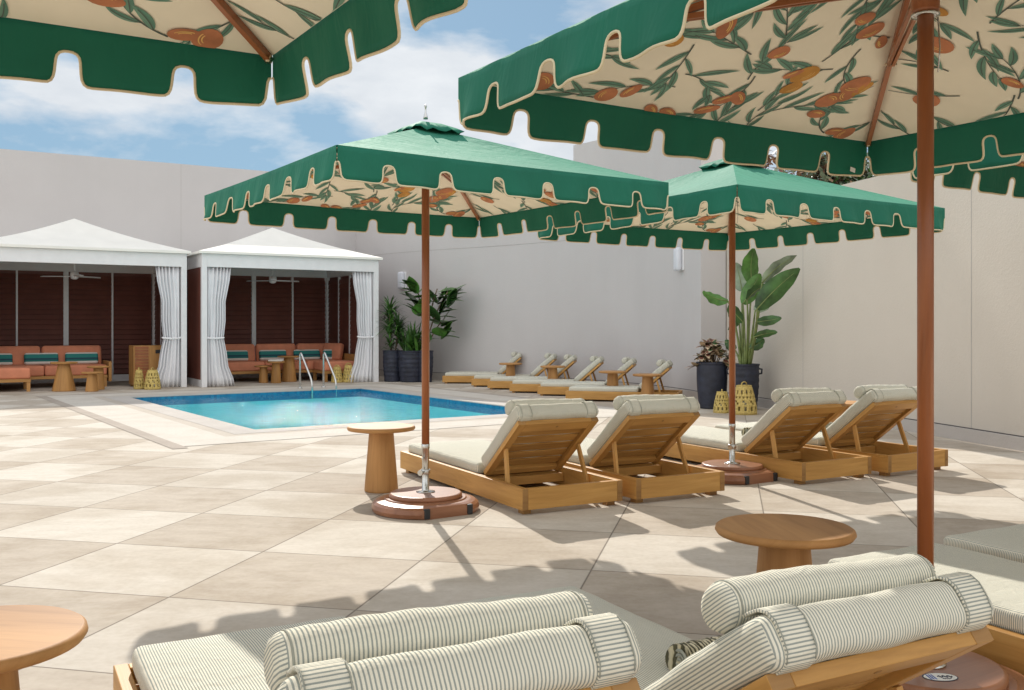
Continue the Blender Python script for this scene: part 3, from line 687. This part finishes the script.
for i, (p, lb) in enumerate(TP):
    if i == 0: tb.location = (p[0], p[1], 0); tb['label'] = lb; tb['group'] = TG
    else: copy_thing(tb, lb, (p[0], p[1], 0), i*1.3+.4, TG, (.93, .93, 1) if i > 3 else None)

# ================================================================ CABANAS
CF = Vector((-6.10, 18.85, 0)); CW, CDp = 3.74, 3.05
def make_cabana(left_curtain=True):
    t = thing('cabana', '', 'cabana'); zt = 2.38
    for x, y in ((.05, .05), (CW-.05, .05), (.05, CDp-.05), (CW-.05, CDp-.05)):
        b = MB(); b.box((x, y, zt/2+.1), (.052, .052, zt/2+.1)); b.build('post', 'white_metal', t, bevel=.004)
    for (c, h) in (((CW/2, .05, zt+.13), (CW/2+.0, .045, .13)), ((CW/2, CDp-.05, zt+.13), (CW/2, .045, .13)), ((.05, CDp/2, zt+.13), (.045, CDp/2-.096, .129)), ((CW-.05, CDp/2, zt+.13), (.045, CDp/2-.096, .129))):
        b = MB(); b.box(c, h); b.build('beam', 'white_metal', t, bevel=.004)
    b = MB(); o = .07; z0, z1, z2 = zt+.262, zt+.31, 3.38; B = [(-o, -o), (CW+o, -o), (CW+o, CDp+o), (-o, CDp+o)]
    for k in range(4):
        p, q = B[k], B[(k+1) % 4]; b.quadlist([(p[0], p[1], z0), (q[0], q[1], z0), (q[0], q[1], z1), (p[0], p[1], z1)], [(0, 1, 2, 3)])
        N_ = 8; rows = []
        for r_ in range(N_+1):
            f = r_/N_; sag = -.05*sin(PI*f)
            pa = [p[0]+(CW/2-p[0])*f, p[1]+(CDp/2-p[1])*f]; qa = [q[0]+(CW/2-q[0])*f, q[1]+(CDp/2-q[1])*f]; rows.append(((pa[0], pa[1], z1+(z2-z1)*f+sag), (qa[0], qa[1], z1+(z2-z1)*f+sag)))
        for r_ in range(N_): b.quadlist([rows[r_][0], rows[r_][1], rows[r_+1][1], rows[r_+1][0]], [(0, 1, 2, 3)])
    b.quadlist([(B[0][0], B[0][1], z0), (B[3][0], B[3][1], z0), (B[2][0], B[2][1], z0), (B[1][0], B[1][1], z0)], [(0, 1, 2, 3)])
    b.build('roof', 'roof_cloth', t)
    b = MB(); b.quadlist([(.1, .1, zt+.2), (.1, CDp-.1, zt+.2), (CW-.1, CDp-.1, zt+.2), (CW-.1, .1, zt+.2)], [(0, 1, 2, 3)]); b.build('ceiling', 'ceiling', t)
    # louvered panels: back and both sides
    def louvers(p0, p1, tl=.42):
        b = MB(); p0 = Vector(p0); p1 = Vector(p1); z = .16
        d = (p1-p0).normalized(); n = Vector((-d.y, d.x, 0)); inw = n*(1 if n.dot(Vector((CW/2, CDp/2, 0))-p0) > 0 else -1); n = -inw*.03
        while z < zt-.09: b.bar((p0.x, p0.y, z+.05), (p1.x, p1.y, z+.05), .014, .104, (-inw.x*tl, -inw.y*tl, 1)); z += .108
        b.bar((p0.x+n.x, p0.y+n.y, (.14+zt)/2), (p1.x+n.x, p1.y+n.y, (.14+zt)/2), .004, zt-.14)
        b.build('louver_panel', 'louver', t)
    yb = CDp-.05; xs = [.1, .93, 1.87, 2.80, CW-.1]
    for k in range(4): louvers((xs[k]+.02, yb, 0), (xs[k+1]-.02, yb, 0))
    for x, w_ in ((.93, .018), (1.87, .05), (2.80, .018)):
        b = MB(); b.box((x, yb-.01, zt/2), (w_, .03, zt/2)); b.build('mullion', 'white_metal', t)
    for xx in (.05, CW-.05):
        louvers((xx, .85 if xx > 1 else .1, 0), (xx, 1.53, 0), .12); louvers((xx, 1.56, 0), (xx, 2.23, 0), .12); louvers((xx, 2.26, 0), (xx, CDp-.1, 0), .12)
        for y in (.85, 1.545, 2.245): b = MB(); b.box((xx, y, zt/2), (.022, .018, zt/2)); b.build('mullion', 'white_metal', t)
    b = MB(); b.box((CW/2, yb, .07), (CW/2-.1, .03, .07)); b.box((.05, CDp/2, .07), (.03, CDp/2-.1, .07)); b.box((CW-.05, CDp/2+.4, .07), (.03, CDp/2-.5, .07)); b.build('base_rail', 'white_metal', t)
    def curtain(xa, sgn):
        # xa: post side, sgn: direction into the opening
        prof = [(0, .49, .55), (.15, .46, .52), (.4, .38, .42), (.7, .38, .38), (.93, .34, .33), (.98, .33, .32), (1.03, .34, .33), (1.3, .38, .36), (1.7, .42, .36), (2.1, .50, .44), (2.37, .52, .47)]
        # z, width of cloth, inner limit
        b = MB(); n = 110; vs = []; rows = len(prof)
        for z, w_, lim in prof:
            for i in range(n+1):
                f = i/n; x = xa+sgn*(.0+lim*f); am = .035+.02*(w_ < .3); y = .09+am*sin(f*PI*2*6.5+.9*sin(f*7+z*.5))+.012*sin(f*47+1.2*z); vs.append((x, y, z+.006))
        fs = [(k*(n+1)+i, k*(n+1)+i+1, (k+1)*(n+1)+i+1, (k+1)*(n+1)+i) for k in range(rows-1) for i in range(n)]
        b.quadlist(vs, fs, smooth=True); c = b.build('curtain', 'curtain', t, solid=.003)
        tb_ = MB(); tb_.tube([(xa+sgn*(.16+.175*cos(a)), .09+.075*sin(a), .98+.015*sin(a)) for a in [2*PI*k/20 for k in range(21)]], .018, 8); tb_.build('tieback', 'curtain', c)
    curtain(CW-.11, -1)
    if left_curtain: curtain(.11, 1)
    return t
c2 = make_cabana(True); c2.location = CF; c2.rotation_euler.z = .541; c2['label'] = 'white cabana nearer the middle, with two tied back curtains and the pool rails in front'; c2['group'] = 'white poolside cabanas'
C1 = Vector((-6.45, 19.0, 0))-CABD*CW
c1 = make_cabana(False); c1.location = C1; c1.rotation_euler.z = .541; c1['label'] = 'white cabana at the left edge, its right curtain tied beside a wooden cabinet'; c1['group'] = 'white poolside cabanas'
def cab(base, x, y, z=0): return base+CABD*x+CABN*y+Vector((0, 0, z))
def fan():
    t = thing('ceiling_fan', '', 'fan'); b = MB(); b.tube([(0, 0, 0), (0, 0, -.27)], .016, 10); b.lathe([(.05, -.02), (.05, 0)], 16); b.build('rod', 'white_metal', t)
    b = MB(); b.lathe([(.03, -.42), (.07, -.40), (.085, -.34), (.08, -.28), (.03, -.25)], 20); b.build('motor', 'white_metal', t)
    for k in range(3):
        a = k*2*PI/3+.25; b = MB(); d = Vector((cos(a), sin(a), 0)); s = Vector((-sin(a), cos(a), 0)); P = [d*.06-s*.02, d*.18-s*.055, d*.62-s*.045, d*.66, d*.62+s*.045, d*.18+s*.055, d*.06+s*.02]
        b.quadlist([(p.x, p.y, -.365+(i < 3)*.012) for i, p in enumerate(P)], [tuple(range(7))]); b.build('blade', 'white_metal', t, solid=.012)
    return t
f0 = fan(); f0.location = cab(CF, 1.87, 1.5, 2.57); f0.rotation_euler.z = .5; tag(f0, 'white three blade ceiling fan in the cabana nearer the middle', 'fan', 'cabana ceiling fans')
copy_thing(f0, 'white three blade ceiling fan in the cabana at the left edge', cab(C1, 1.87, 1.5, 2.57), .9, 'cabana ceiling fans')
# ---- sofas
def seat_block(t, x0, x1, y0, y1, back=None):
    b = MB(); b.box(((x0+x1)/2, (y0+y1)/2, .205), ((x1-x0)/2, (y1-y0)/2, .03)); b.build('seat_frame', 'far_wood', t, bevel=.004)
    for x in (x0+.04, x1-.04):
        for y in (y0+.04, y1-.04): b = MB(); b.box((x, y, .087), (.03, .03, .087)); b.build('leg', 'far_wood', t)
    n = max(1, round((x1-x0)/.95)) if back else 1; w_ = (x1-x0)/n
    for k in range(n):
        b = MB(); b.rbox((x0+w_*(k+.5), (y0+y1)/2, .335), (w_/2-.004, (y1-y0)/2-.01, .10), .04, bulge=.015, nm=(5, 5)); b.build('seat_cushion', 'terracotta', t)
        if back:
            T = Matrix.Translation((x0+w_*(k+.5), y1-.12, .60)) @ Matrix.Rotation(R(-14), 4, 'X'); b = MB(); b.rbox((0, 0, 0), (w_/2-.01, .085, .215), .07, T, nm=(6, 3)); b.build('back_cushion', 'terracotta', t)
def lumbar(base, rz, x, y, lb, w_=.31):
    b = MB(); b.rbox((0, 0, 0), (w_, .055, .12), .05, nm=(6, 2)); o = b.build('lumbar_pillow', 'teal'); o.location = cab(base, x, y, .555); o.rotation_euler = (R(-16), 0, rz); tag(o, lb, 'pillow', 'teal striped lumbar pillows')
s2 = thing('sectional_sofa', 'terracotta sectional sofa in the cabana nearer the middle', 'sofa', cab(CF, 0, 0), .541, 'terracotta cabana sofas')
seat_block(s2, .72, 3.55, 1.35, 2.25, True); seat_block(s2, 2.72, 3.55, .55, 1.33)
b = MB(); b.box((.67, 1.80, .42), (.03, .46, .33)); b.build('arm_panel', 'far_wood', s2, bevel=.01)
b = MB(); b.box((3.6, 1.4, .36), (.03, .85, .22)); b.build('arm_panel', 'far_wood', s2, bevel=.01)
T = Matrix.Translation((3.36, 1.75, .62)) @ Matrix.Rotation(R(-60), 4, 'Z') @ Matrix.Rotation(R(-14), 4, 'X'); b = MB(); b.rbox((0, 0, 0), (.26, .08, .2), .06, T, nm=(5, 3)); b.build('corner_cushion', 'terracotta', s2)
for x, y, w_, lb in ((1.15, 1.98, .31, 'first from the left'), (2.02, 1.98, .31, 'second from the left'), (2.80, 1.95, .31, 'third from the left'), (3.27, 1.72, .16, 'last on the right')): lumbar(CF, .541, x, y, 'teal striped lumbar pillow, %s on the middle cabana sofa' % lb, w_)
s1 = thing('sectional_sofa', 'terracotta sectional sofa in the cabana at the left edge', 'sofa', cab(C1, 0, 0), .541, 'terracotta cabana sofas')
seat_block(s1, .15, 2.42, 1.0, 1.9, True); seat_block(s1, .15, .98, .12, .97)
b = MB(); b.box((2.47, 1.45, .30), (.03, .46, .20)); b.build('arm_panel', 'far_wood', s1, bevel=.01)
for x, w_, lb in ((.52, .25, 'at the left edge of the photo'), (1.28, .31, 'second from the left edge of the photo'), (2.02, .31, 'nearest the wooden cabinet')): lumbar(C1, .541, x, 1.63, 'teal striped pillow on the left cabana sofa, %s' % lb, w_)
# ---- pedestal tables in the cabanas
def ped(base, H, rt, px, py, lb, r1=None):
    t = make_table(H, rt, r1 or rt*.62, rt*.42, 'pedestal_table', 'far_wood'); p = at(px, py); t.location = p; tag(t, lb, 'table', 'wooden pedestal tables in the cabanas')
ped(0, .37, .19, 263.5, 382.8, 'shortest pedestal table, left of the three in the middle cabana', .10); ped(0, .46, .19, 276, 383, 'middle one of three pedestal tables in the middle cabana', .11); ped(0, .56, .25, 289, 381.6, 'tallest pedestal table, right of the three in the middle cabana', .165)
ped(0, .54, .235, 64, 391, 'largest wooden pedestal table in the left cabana, left of its pair of smaller ones', .205); ped(0, .36, .185, 92, 391.4, 'lowest front pedestal table in the left cabana', .115); ped(0, .45, .205, 98.5, 389.6, 'pedestal table standing behind the lowest one in the left cabana', .11)
b = MB(); b.rbox((0, 0, .02), (.15, .10, .018), .015, nm=(3, 3)); o = b.build('folded_towel', 'cloth_white'); o.location = at(276, 383)+Vector((0, 0, .46)); tag(o, 'small folded white towel on the middle pedestal table', 'towel')
# ---- wooden cabinet in the left cabana
t = thing('cabinet', 'wooden cabinet with one louvered door beside the left cabana curtain', 'cabinet', cab(C1, 2.82, .45), .541)
b = MB(); b.box((.33, .28, .43), (.33, .27, .39)); b.build('body', 'far_wood', t, bevel=.006)
b = MB(); b.box((.47, .003, .45), (.17, .008, .35)); b.build('door_panel', 'far_wood', t, bevel=.003)
b = MB(); b.box((.50, -.008, .70), (.09, .004, .035)); b.build('name_plate', 'black_rubber', t)
b = MB()
for k in range(12): b.box((.155, .003, .12+k*.060), (.125, .008, .022))
b.build('louvered_door', 'pole_wood', t)
for x in (.05, .61):
    for y in (.06, .5): b = MB(); b.box((x, y, .02), (.025, .025, .02)); b.build('leg', 'far_wood', t)
# ---- woven lanterns
def lantern(px, py, H, w_, lb, grp='woven yellow lanterns'):
    t = thing('woven_lantern', lb, 'lantern', at(px, py), random.random()*3, grp); n, m = 36, 14; hb = H*.86; b = MB(); vs = []
    for k in range(m+1):
        f = k/m; r_ = w_/2*(1-.42*f**1.7)*(1 if f < .93 else .97)
        for i in range(n): a = 2*PI*i/n; vs.append((r_*cos(a), r_*sin(a), hb*f))
    fs = []
    for k in range(m):
        for i in range(n):
            hole = (k in (2, 3) and i % 3 == 0) or (k in (5, 6) and i % 4 < 2 and (i+k) % 2 == 0) or (k in (8,) and i % 2 == 0) or (k in (10, 11) and i % 3 == 1)
            if not hole: j = (i+1) % n; fs.append((k*n+i, k*n+j, (k+1)*n+j, (k+1)*n+i))
    b.quadlist(vs, fs, smooth=True); b.build('basket', 'straw', t, solid=.008)
    b = MB(); rr = w_/2*.56; b.tube([(rr*cos(a)*.8, 0, hb-.01+(H-hb)*max(0, sin(a))**.6) for a in [PI*k/12 for k in range(13)]], .009, 8); b.tube([(rr*cos(a), rr*sin(a), hb) for a in [2*PI*k/24 for k in range(25)]], .01, 6, caps=False); b.build('handle', 'straw', t)
    b = MB(); b.lathe([(w_*.11, .01), (w_*.11, H*.38)], 16); b.build('candle', 'candle', t)
lantern(139, 389, .42, .19, 'slim woven yellow lantern with loop handle beside the wooden cabinet'); lantern(152.5, 389.3, .42, .30, 'wide woven yellow lantern between the slim one and the left cabana curtain')
lantern(337, 382.4, .38, .24, 'wide woven yellow lantern left of the pair by the middle cabana right curtain'); lantern(348.5, 382.2, .42, .25, 'woven yellow lantern right of the pair, touching the middle cabana right curtain')
lantern(722, 412.6, .33, .235, 'small woven yellow lantern in front of the dark pots, left of the pole'); lantern(744, 414, .45, .345, 'large woven yellow lantern in front of the tall plant pot, right of the pole')

# ================================================================ POOL RAILS
def arc(a, b, c, n=6):
    a, b, c = Vector(a), Vector(b), Vector(c); return [a*(1-t)**2+b*2*t*(1-t)+c*t*t for t in [k/n for k in range(n+1)]]
def rail(px, py, lb):
    p = at(px, py); dv = -PV; t = thing('pool_handrail', lb, 'handrail', p, 0, 'steel pool handrails'); b = MB()
    P = [Vector((0, 0, .0)), Vector((0, 0, .60))]+arc((0, 0, .62), (0, 0, .73), tuple(dv*.08+Vector((0, 0, .66))))+arc(tuple(dv*.52+Vector((0, 0, .24))), tuple(dv*.59+Vector((0, 0, .16))), tuple(dv*.60+Vector((0, 0, .08))))+[dv*.60+Vector((0, 0, -.16))]
    b.tube(P, .019, 10); b.build('rail_tube', 'steel', t)
    b = MB(); b.lathe([(.045, .001), (.045, .02), (.025, .03)], 16); b.build('flange', 'steel', t)
rail(300, 388.6, 'left one of the two stainless pool handrails at the far edge'); rail(323.5, 387.5, 'right one of the two stainless pool handrails at the far edge')

# ================================================================ SCONCES
def sconce(px, pz, lb):
    best = min(range(len(WP)-1), key=lambda k: abs((CX+F*W[k][0]/W[k][1])-px)); a, b_ = Vector((*W[best], 0)), Vector((*W[best+1], 0)); d = (b_-a).normalized(); n = Vector((d.y, -d.x, 0))
    t = thing('wall_sconce', lb, 'sconce', a+n*.0+Vector((0, 0, pz)), math.atan2(d.y, d.x), 'white capsule wall sconces')
    m = MB(); m.rbox((0, -.07, 0), (.095, .05, .20), .049, nm=(3, 3)); m.build('shade', 'sconce_glass', t)
    m = MB(); m.box((.03, -.01, 0), (.09, .012, .19)); m.build('back_plate', 'white_metal', t, bevel=.01)
sconce(403, 2.28, 'white capsule wall sconce above the dark planters by the middle cabana'); sconce(684, 2.33, 'white capsule wall sconce near the right end of the curved wall')

# ================================================================ PLANTS
def blade(mb, p, az, el, L, w_, droop=1.0, n=7, mi=0, fold=.25, shape=.8, twist=0):
    p = Vector(p); d = Vector((cos(az)*cos(el), sin(az)*cos(el), sin(el))); side = Vector((-sin(az), cos(az), 0)); side = Matrix.Rotation(twist, 3, d) @ side; vs = []
    for k in range(n+1):
        f = k/n; ww = w_*sin(PI*min(1, max(0, f*.96+.03))**shape)**.8 if k < n else 0.001; nrm = side.cross(d)
        vs += [p-side*ww+nrm*ww*fold, Vector(p), p+side*ww+nrm*ww*fold]; p = p+d*L/n; d = (d+Vector((0, 0, -droop/n))).normalized(); side = (side-d*side.dot(d)).normalized()
    fs = []
    for k in range(n): o = 3*k; fs += [(o, o+1, o+4, o+3), (o+1, o+2, o+5, o+4)]
    mb.quadlist(vs, fs, mi=mi, smooth=True); return p
def pot(t, H, r_, ribs=True, mat='navy_pot', handles=False):
    b = MB(); prof = [(r_*.82, 0), (r_*.9, .02)]; n = 26
    for k in range(n+1):
        f = k/n; rr = r_*(.88+.16*sin(PI*min(1, f*1.05)*.62)); rr *= 1+(.018*sin(f*PI*2*6.5) if ribs else 0); prof.append((rr, .03+(H-.06)*f))
    e = prof[-1][0]; prof += [(e+.01, H-.02), (e+.01, H), (e-.025, H), (e-.03, H-.09)]; b.lathe(prof, 36)
    if handles:
        for sx in (0, 1): a = .1+sx*PI; b.tube([(cos(a)*(e+.0)+.0, sin(a)*e, H-.15+.0), (cos(a)*(e+.05), sin(a)*(e+.05), H-.14), (cos(a)*(e+.055), sin(a)*(e+.055), H-.08), (cos(a)*e, sin(a)*e, H-.07)], .014, 8)
    b.build('pot', mat, t); s = MB(); s.lathe([(e-.028, H-.08), (.01, H-.07)], 24); s.build('soil', 'soil', t)
# bird of paradise
t = thing('potted_plant', 'tall potted plant with big paddle leaves in a dark pot against the cream wall', 'plant', at(744.5, 409.3)); pot(t, .66, .20, True, handles=True)
st = MB(); lf = MB(); rd = random.Random(4)
def padd(bx, by, tx, ty, hw, mi, yaw, dz, stem_px=745):
    # leaf from base to tip, given where they stand against the photo, at depth offset dz
    Yb = t.location.y+dz; A = Vector(((bx-CX)/F*Yb, Yb, CH+(HY-by)/F*Yb))-t.location; B = Vector(((tx-CX)/F*Yb, Yb, CH+(HY-ty)/F*Yb))-t.location
    B.y += .12*math.copysign(1, dz); d = B-A; L = d.length; d.normalize(); side = d.cross(Vector((0, 1, 0))).normalized(); side = Matrix.Rotation(yaw, 3, d) @ side; nrm = side.cross(d); n = 12; vs = []
    for k in range(n+1):
        f = k/n; ww = hw*1.18*(sin(PI*min(1, f*.97+.02)**.85))**.62; p = A+d*L*f+nrm*(.10*L*sin(PI*f)); rip = .012*sin(f*19+bx)
        vs += [p-side*ww+nrm*(ww*.22+rip), p-side*ww*.5+nrm*(ww*.05), p, p+side*ww*.5+nrm*(ww*.05), p+side*ww+nrm*(ww*.22-rip)]
    lf.quadlist(vs, [(5*k+j, 5*k+j+1, 5*k+j+6, 5*k+j+5) for k in range(n) for j in range(4)], mi=mi, smooth=True)
    lf.tube([A+d*L*f+nrm*(.10*L*sin(PI*f)) for f in [k/8 for k in range(8)]], .006, 5, mi=3, rr=[.009-.001*k for k in range(8)])
    bs = Vector(((stem_px-744.5)*.014*.9, rd.uniform(-.07, .07), .56)); mid = bs.lerp(A, .6)+Vector((-(A.x-bs.x)*.3, 0, .05)); st.tube(arc(bs, mid, A, 8), .014, 7, rr=[.021-.0014*k for k in range(9)])
for a in ((752, 284, 751.4, 249, .115, 0, .25, -.10, 747), (742, 291, 738, 262, .10, 2, -.4, .16, 742), (757, 309, 797, 269, .125, 1, .1, -1.3, 748), (762, 283, 794, 256, .075, 2, .5, -1.25, 749), (743, 304, 758, 274, .105, 0, -.3, -.12, 744),
          (728, 301, 701, 292, .085, 0, .6, -.06, 741), (743, 322, 727, 304, .085, 1, .2, -.15, 742), (756, 322, 779, 318, .06, 1, -.2, -.85, 748), (754, 337, 775, 332, .05, 1, .3, -.8, 749), (750, 348, 762, 339, .07, 1, -.5, -.4, 748),
          (755, 311, 769, 292, .09, 2, -.6, -.75, 747), (739, 318, 730, 330, .05, 1, .4, .1, 741), (735, 350, 727, 340, .06, 1, 0, .05, 740), (747, 300, 765, 285, .09, 1, .9, -.6, 745)): padd(*a)
st.build('stems', 'stem_green', t); lf.build('leaves', ['leaf', 'leaf_dark', 'leaf_silver', 'stem_green'], t)
# croton style plant
t = thing('potted_plant', 'wine and cream leaved plant in the dark ribbed pot at the wall corner', 'plant', at(712, 408.2)); pot(t, .68, .215, False)
st = MB(); lf = MB(); rd = random.Random(9)
for k in range(26):
    a = rd.uniform(0, 2*PI); r_ = rd.uniform(.02, .27); top = Vector((r_*cos(a), r_*sin(a), .98+rd.uniform(-.1, .08)-r_*1.1)); st.tube([(r_*.3*cos(a), r_*.3*sin(a), .58), top], .008, 6)
    for q in range(8):
        az = q*2.4+a; L_ = rd.uniform(.12, .19); el = rd.uniform(-.2, .9); blade(lf, top, az, el, L_, .042, .9, 5, 1, .1, .8); blade(lf, top+Vector((0, 0, .005)), az, el, L_*.88, .033, .9, 5, rd.choice((0, 0, 2)), .1, .8)
st.build('stems', 'trunk', t); lf.build('leaves', ['leaf_wine', 'leaf_cream', 'leaf_dark'], t)
# three planters beside the middle cabana
t = thing('potted_plant', 'spiky leaved palm like plant in the dark planter touching the middle cabana', 'plant', at(392.5, 381.5)); pot(t, .68, .20)
st = MB(); lf = MB(); rd = random.Random(3)
for k in range(7):
    a = k*2.1; x, y = .09*cos(a), .07*sin(a); h = rd.uniform(1.0, 1.78); st.tube([(x*.6, y*.6, .6), (x*1.4, y, h)], .013, 7)
    for q in range(44): blade(lf, (x*1.4, y, h-.14+.006*q), rd.uniform(0, 2*PI), rd.uniform(-.1, 1.3), rd.uniform(.30, .48), .018, 1.1, 5, rd.choice((0, 1)), .2, .6)
for q in range(40): blade(lf, (rd.uniform(-.1, .1), rd.uniform(-.1, .1), rd.uniform(.66, .9)), rd.uniform(0, 2*PI), rd.uniform(.1, 1.2), rd.uniform(.25, .4), .016, 1.2, 5, 1, .2, .6)
st.build('stems', 'trunk', t); lf.build('leaves', ['leaf', 'leaf_dark'], t)
t = thing('potted_plant', 'low plant with upright arching leaves in the middle dark planter', 'plant', at(411, 381.8)); pot(t, .68, .27)
lf = MB(); rd = random.Random(5)
for q in range(75): blade(lf, (rd.uniform(-.17, .17), rd.uniform(-.12, .12), .62), rd.uniform(0, 2*PI), rd.uniform(.95, 1.45), rd.uniform(.5, .85), .035, 1.3, 8, rd.choice((0, 1, 0)), .25, .6)
lf.build('leaves', ['leaf', 'leaf_dark'], t)
t = thing('potted_plant', 'broad leaved fig in the dark planter behind the first umbrella pole', 'plant', at(425, 382)); pot(t, .68, .17)
st = MB(); lf = MB(); rd = random.Random(8)
for (x, z) in ((-.18, 2.10), (.26, 2.02), (.50, 1.95), (.30, 1.6), (.34, 1.3), (-.1, 1.75)):
    p1 = Vector((x, rd.uniform(-.1, .1), z)); st.tube(arc((0, 0, .6), (x*.2, 0, z*.7), p1), .014, 7)
    for q in range(9): blade(lf, p1-Vector((0, 0, rd.uniform(0, .38))), rd.uniform(0, 2*PI) if q > 4 else (0 if x > 0 else PI)+rd.uniform(-.5, .5), rd.uniform(.1, 1.3), rd.uniform(.36, .5), rd.uniform(.16, .2), .8, 7, rd.choice((0, 0, 1)), .12, .9)
for q in range(10): blade(lf, (0, 0, rd.uniform(.7, 1.1)), rd.uniform(0, 2*PI), rd.uniform(-.2, .7), rd.uniform(.3, .42), .07, .9, 7, 1, .12, .8)
st.build('stems', 'trunk', t); lf.build('leaves', ['leaf', 'leaf_dark'], t)
# trees beyond the low wall
def tree(x, y, H, r_, mats, lb, seed, n=2600, palm=False):
    rd = random.Random(seed); t = thing('palm_tree' if palm else 'leafy_tree', lb, 'tree', (x, y, 0), 0); s = MB()
    s.tube([(0, 0, 0), (.1, .05, H*.4), (.05, 0, H*.8)], .14, 9, rr=[.2, .15, .08])
    if palm:
        for k in range(60):
            a = rd.uniform(0, 2*PI); blade(s, (.05, 0, H*.8), a, rd.uniform(-1.2, .1), rd.uniform(1, 1.6), .09, 1.0, 5)
        s.build('trunk', 'dry_frond', t); c = MB()
        for k in range(70):
            a = rd.uniform(0, 2*PI); el = rd.uniform(-.2, 1.3)
            p = Vector((.05, 0, H*.8)); d = Vector((cos(a)*cos(el), sin(a)*cos(el), sin(el))); L_ = r_*rd.uniform(.7, 1.0)
            for q in range(16):
                p = p+d*L_/16; d = (d+Vector((0, 0, -.11))).normalized()
                for sg in (-1, 1): blade(c, p, a+sg*1.0, el-.3-q*.05, .38, .016, .9, 3, rd.randrange(len(mats)))
        c.build('crown', mats, t); return
    for k in range(9): a = k*.7; s.tube([(.05, 0, H*.45), (r_*.4*cos(a), r_*.4*sin(a), H*.65), (r_*.75*cos(a), r_*.75*sin(a), H*.8+.3*sin(k))], .05, 6, rr=[.07, .04, .015])
    s.build('trunk', 'trunk', t); c = MB(); cl = [(rd.gauss(0, .45)*r_, rd.gauss(0, .45)*r_, H*.78+rd.gauss(0, .26)*r_) for _ in range(38)]
    for k in range(n):
        q = rd.choice(cl); p = (q[0]+rd.gauss(0, .22), q[1]+rd.gauss(0, .22), q[2]+rd.gauss(0, .2)); blade(c, p, rd.uniform(0, 2*PI), rd.uniform(-1, 1), rd.uniform(.2, .34), .06, .6, 2, rd.randrange(len(mats)))
    c.build('crown', mats, t)
tree(5.2, 24.0, 6.6, 1.0, ['dry_frond', 'leaf_wine'], 'russet leaved tree behind the end of the curved wall', 21, 2200)
tree(8.05, 24.5, 6.6, 1.1, ['leaf_silver', 'leaf_silver', 'dry_frond'], 'greyish thin crowned tree beyond the low cream wall', 22, 1500)
tree(9.0, 24.0, 5.7, 1.0, ['leaf', 'leaf_dark', 'leaf_silver'], 'green bushy tree beyond the low cream wall', 23, 2200)

# ================================================================ LIGHT, SKY, CAMERA
SAZ = R(-13.0); SEL = R(33.4)          # azimuth measured from +Y towards +X
sd = Vector((sin(SAZ)*cos(SEL), cos(SAZ)*cos(SEL), sin(SEL)))
sl = bpy.data.lights.new('sun', 'SUN'); sl.energy = 3.1; sl.angle = R(.53); sl.color = (1, .945, .86)
so = bpy.data.objects.new('sun', sl); COL.objects.link(so); so.rotation_euler = sd.to_track_quat('Z', 'Y').to_euler()
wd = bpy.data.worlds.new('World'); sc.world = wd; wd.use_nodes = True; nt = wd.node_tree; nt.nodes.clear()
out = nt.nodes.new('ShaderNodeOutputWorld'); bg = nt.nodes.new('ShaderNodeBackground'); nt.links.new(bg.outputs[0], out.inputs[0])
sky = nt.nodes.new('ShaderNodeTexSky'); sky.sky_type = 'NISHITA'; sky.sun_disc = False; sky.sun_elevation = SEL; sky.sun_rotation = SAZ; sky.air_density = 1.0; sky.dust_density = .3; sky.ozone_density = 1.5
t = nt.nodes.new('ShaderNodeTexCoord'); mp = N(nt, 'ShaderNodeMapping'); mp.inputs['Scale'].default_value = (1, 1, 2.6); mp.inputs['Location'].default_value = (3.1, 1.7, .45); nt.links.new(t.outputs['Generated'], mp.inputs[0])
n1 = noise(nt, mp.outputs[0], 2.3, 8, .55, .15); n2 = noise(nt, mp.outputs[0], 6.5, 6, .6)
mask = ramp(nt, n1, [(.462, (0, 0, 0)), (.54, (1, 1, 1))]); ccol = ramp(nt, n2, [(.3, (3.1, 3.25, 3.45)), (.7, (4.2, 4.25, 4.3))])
def vop(op, a, b):
    n = nt.nodes.new('ShaderNodeVectorMath'); n.operation = op
    for i, v in enumerate((a, b)):
        if isinstance(v, tuple): n.inputs[i].default_value = v
        else: nt.links.new(v, n.inputs[i])
    return n.outputs[0]
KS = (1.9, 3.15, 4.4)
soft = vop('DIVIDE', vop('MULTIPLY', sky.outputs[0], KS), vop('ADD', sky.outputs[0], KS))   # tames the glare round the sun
# unseen bright cloud added on the side away from the sun, as fill light
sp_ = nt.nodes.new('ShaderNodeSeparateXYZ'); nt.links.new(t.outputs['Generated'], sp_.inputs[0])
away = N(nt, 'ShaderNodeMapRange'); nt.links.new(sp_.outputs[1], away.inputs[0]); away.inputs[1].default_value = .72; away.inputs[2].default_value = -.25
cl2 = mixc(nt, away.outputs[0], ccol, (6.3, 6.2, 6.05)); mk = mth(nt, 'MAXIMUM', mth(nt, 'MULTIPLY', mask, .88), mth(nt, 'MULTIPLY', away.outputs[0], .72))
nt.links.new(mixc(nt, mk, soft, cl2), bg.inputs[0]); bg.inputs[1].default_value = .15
cam = bpy.data.cameras.new('camera'); co = bpy.data.objects.new('camera', cam); COL.objects.link(co); co.location = (0, 0, CH); co.rotation_euler = (PI/2, 0, 0)
cam.sensor_fit = 'HORIZONTAL'; cam.sensor_width = 36; cam.lens = F/1024*36; cam.shift_y = -(345-HY)/1024; cam.clip_start = .05; cam.clip_end = 500; sc.camera = co
sc.view_settings.view_transform = 'Standard'; sc.view_settings.look = 'None'; sc.view_settings.exposure = 0.6; sc.view_settings.gamma = 1
sc.render.resolution_x = 1024; sc.render.resolution_y = 690
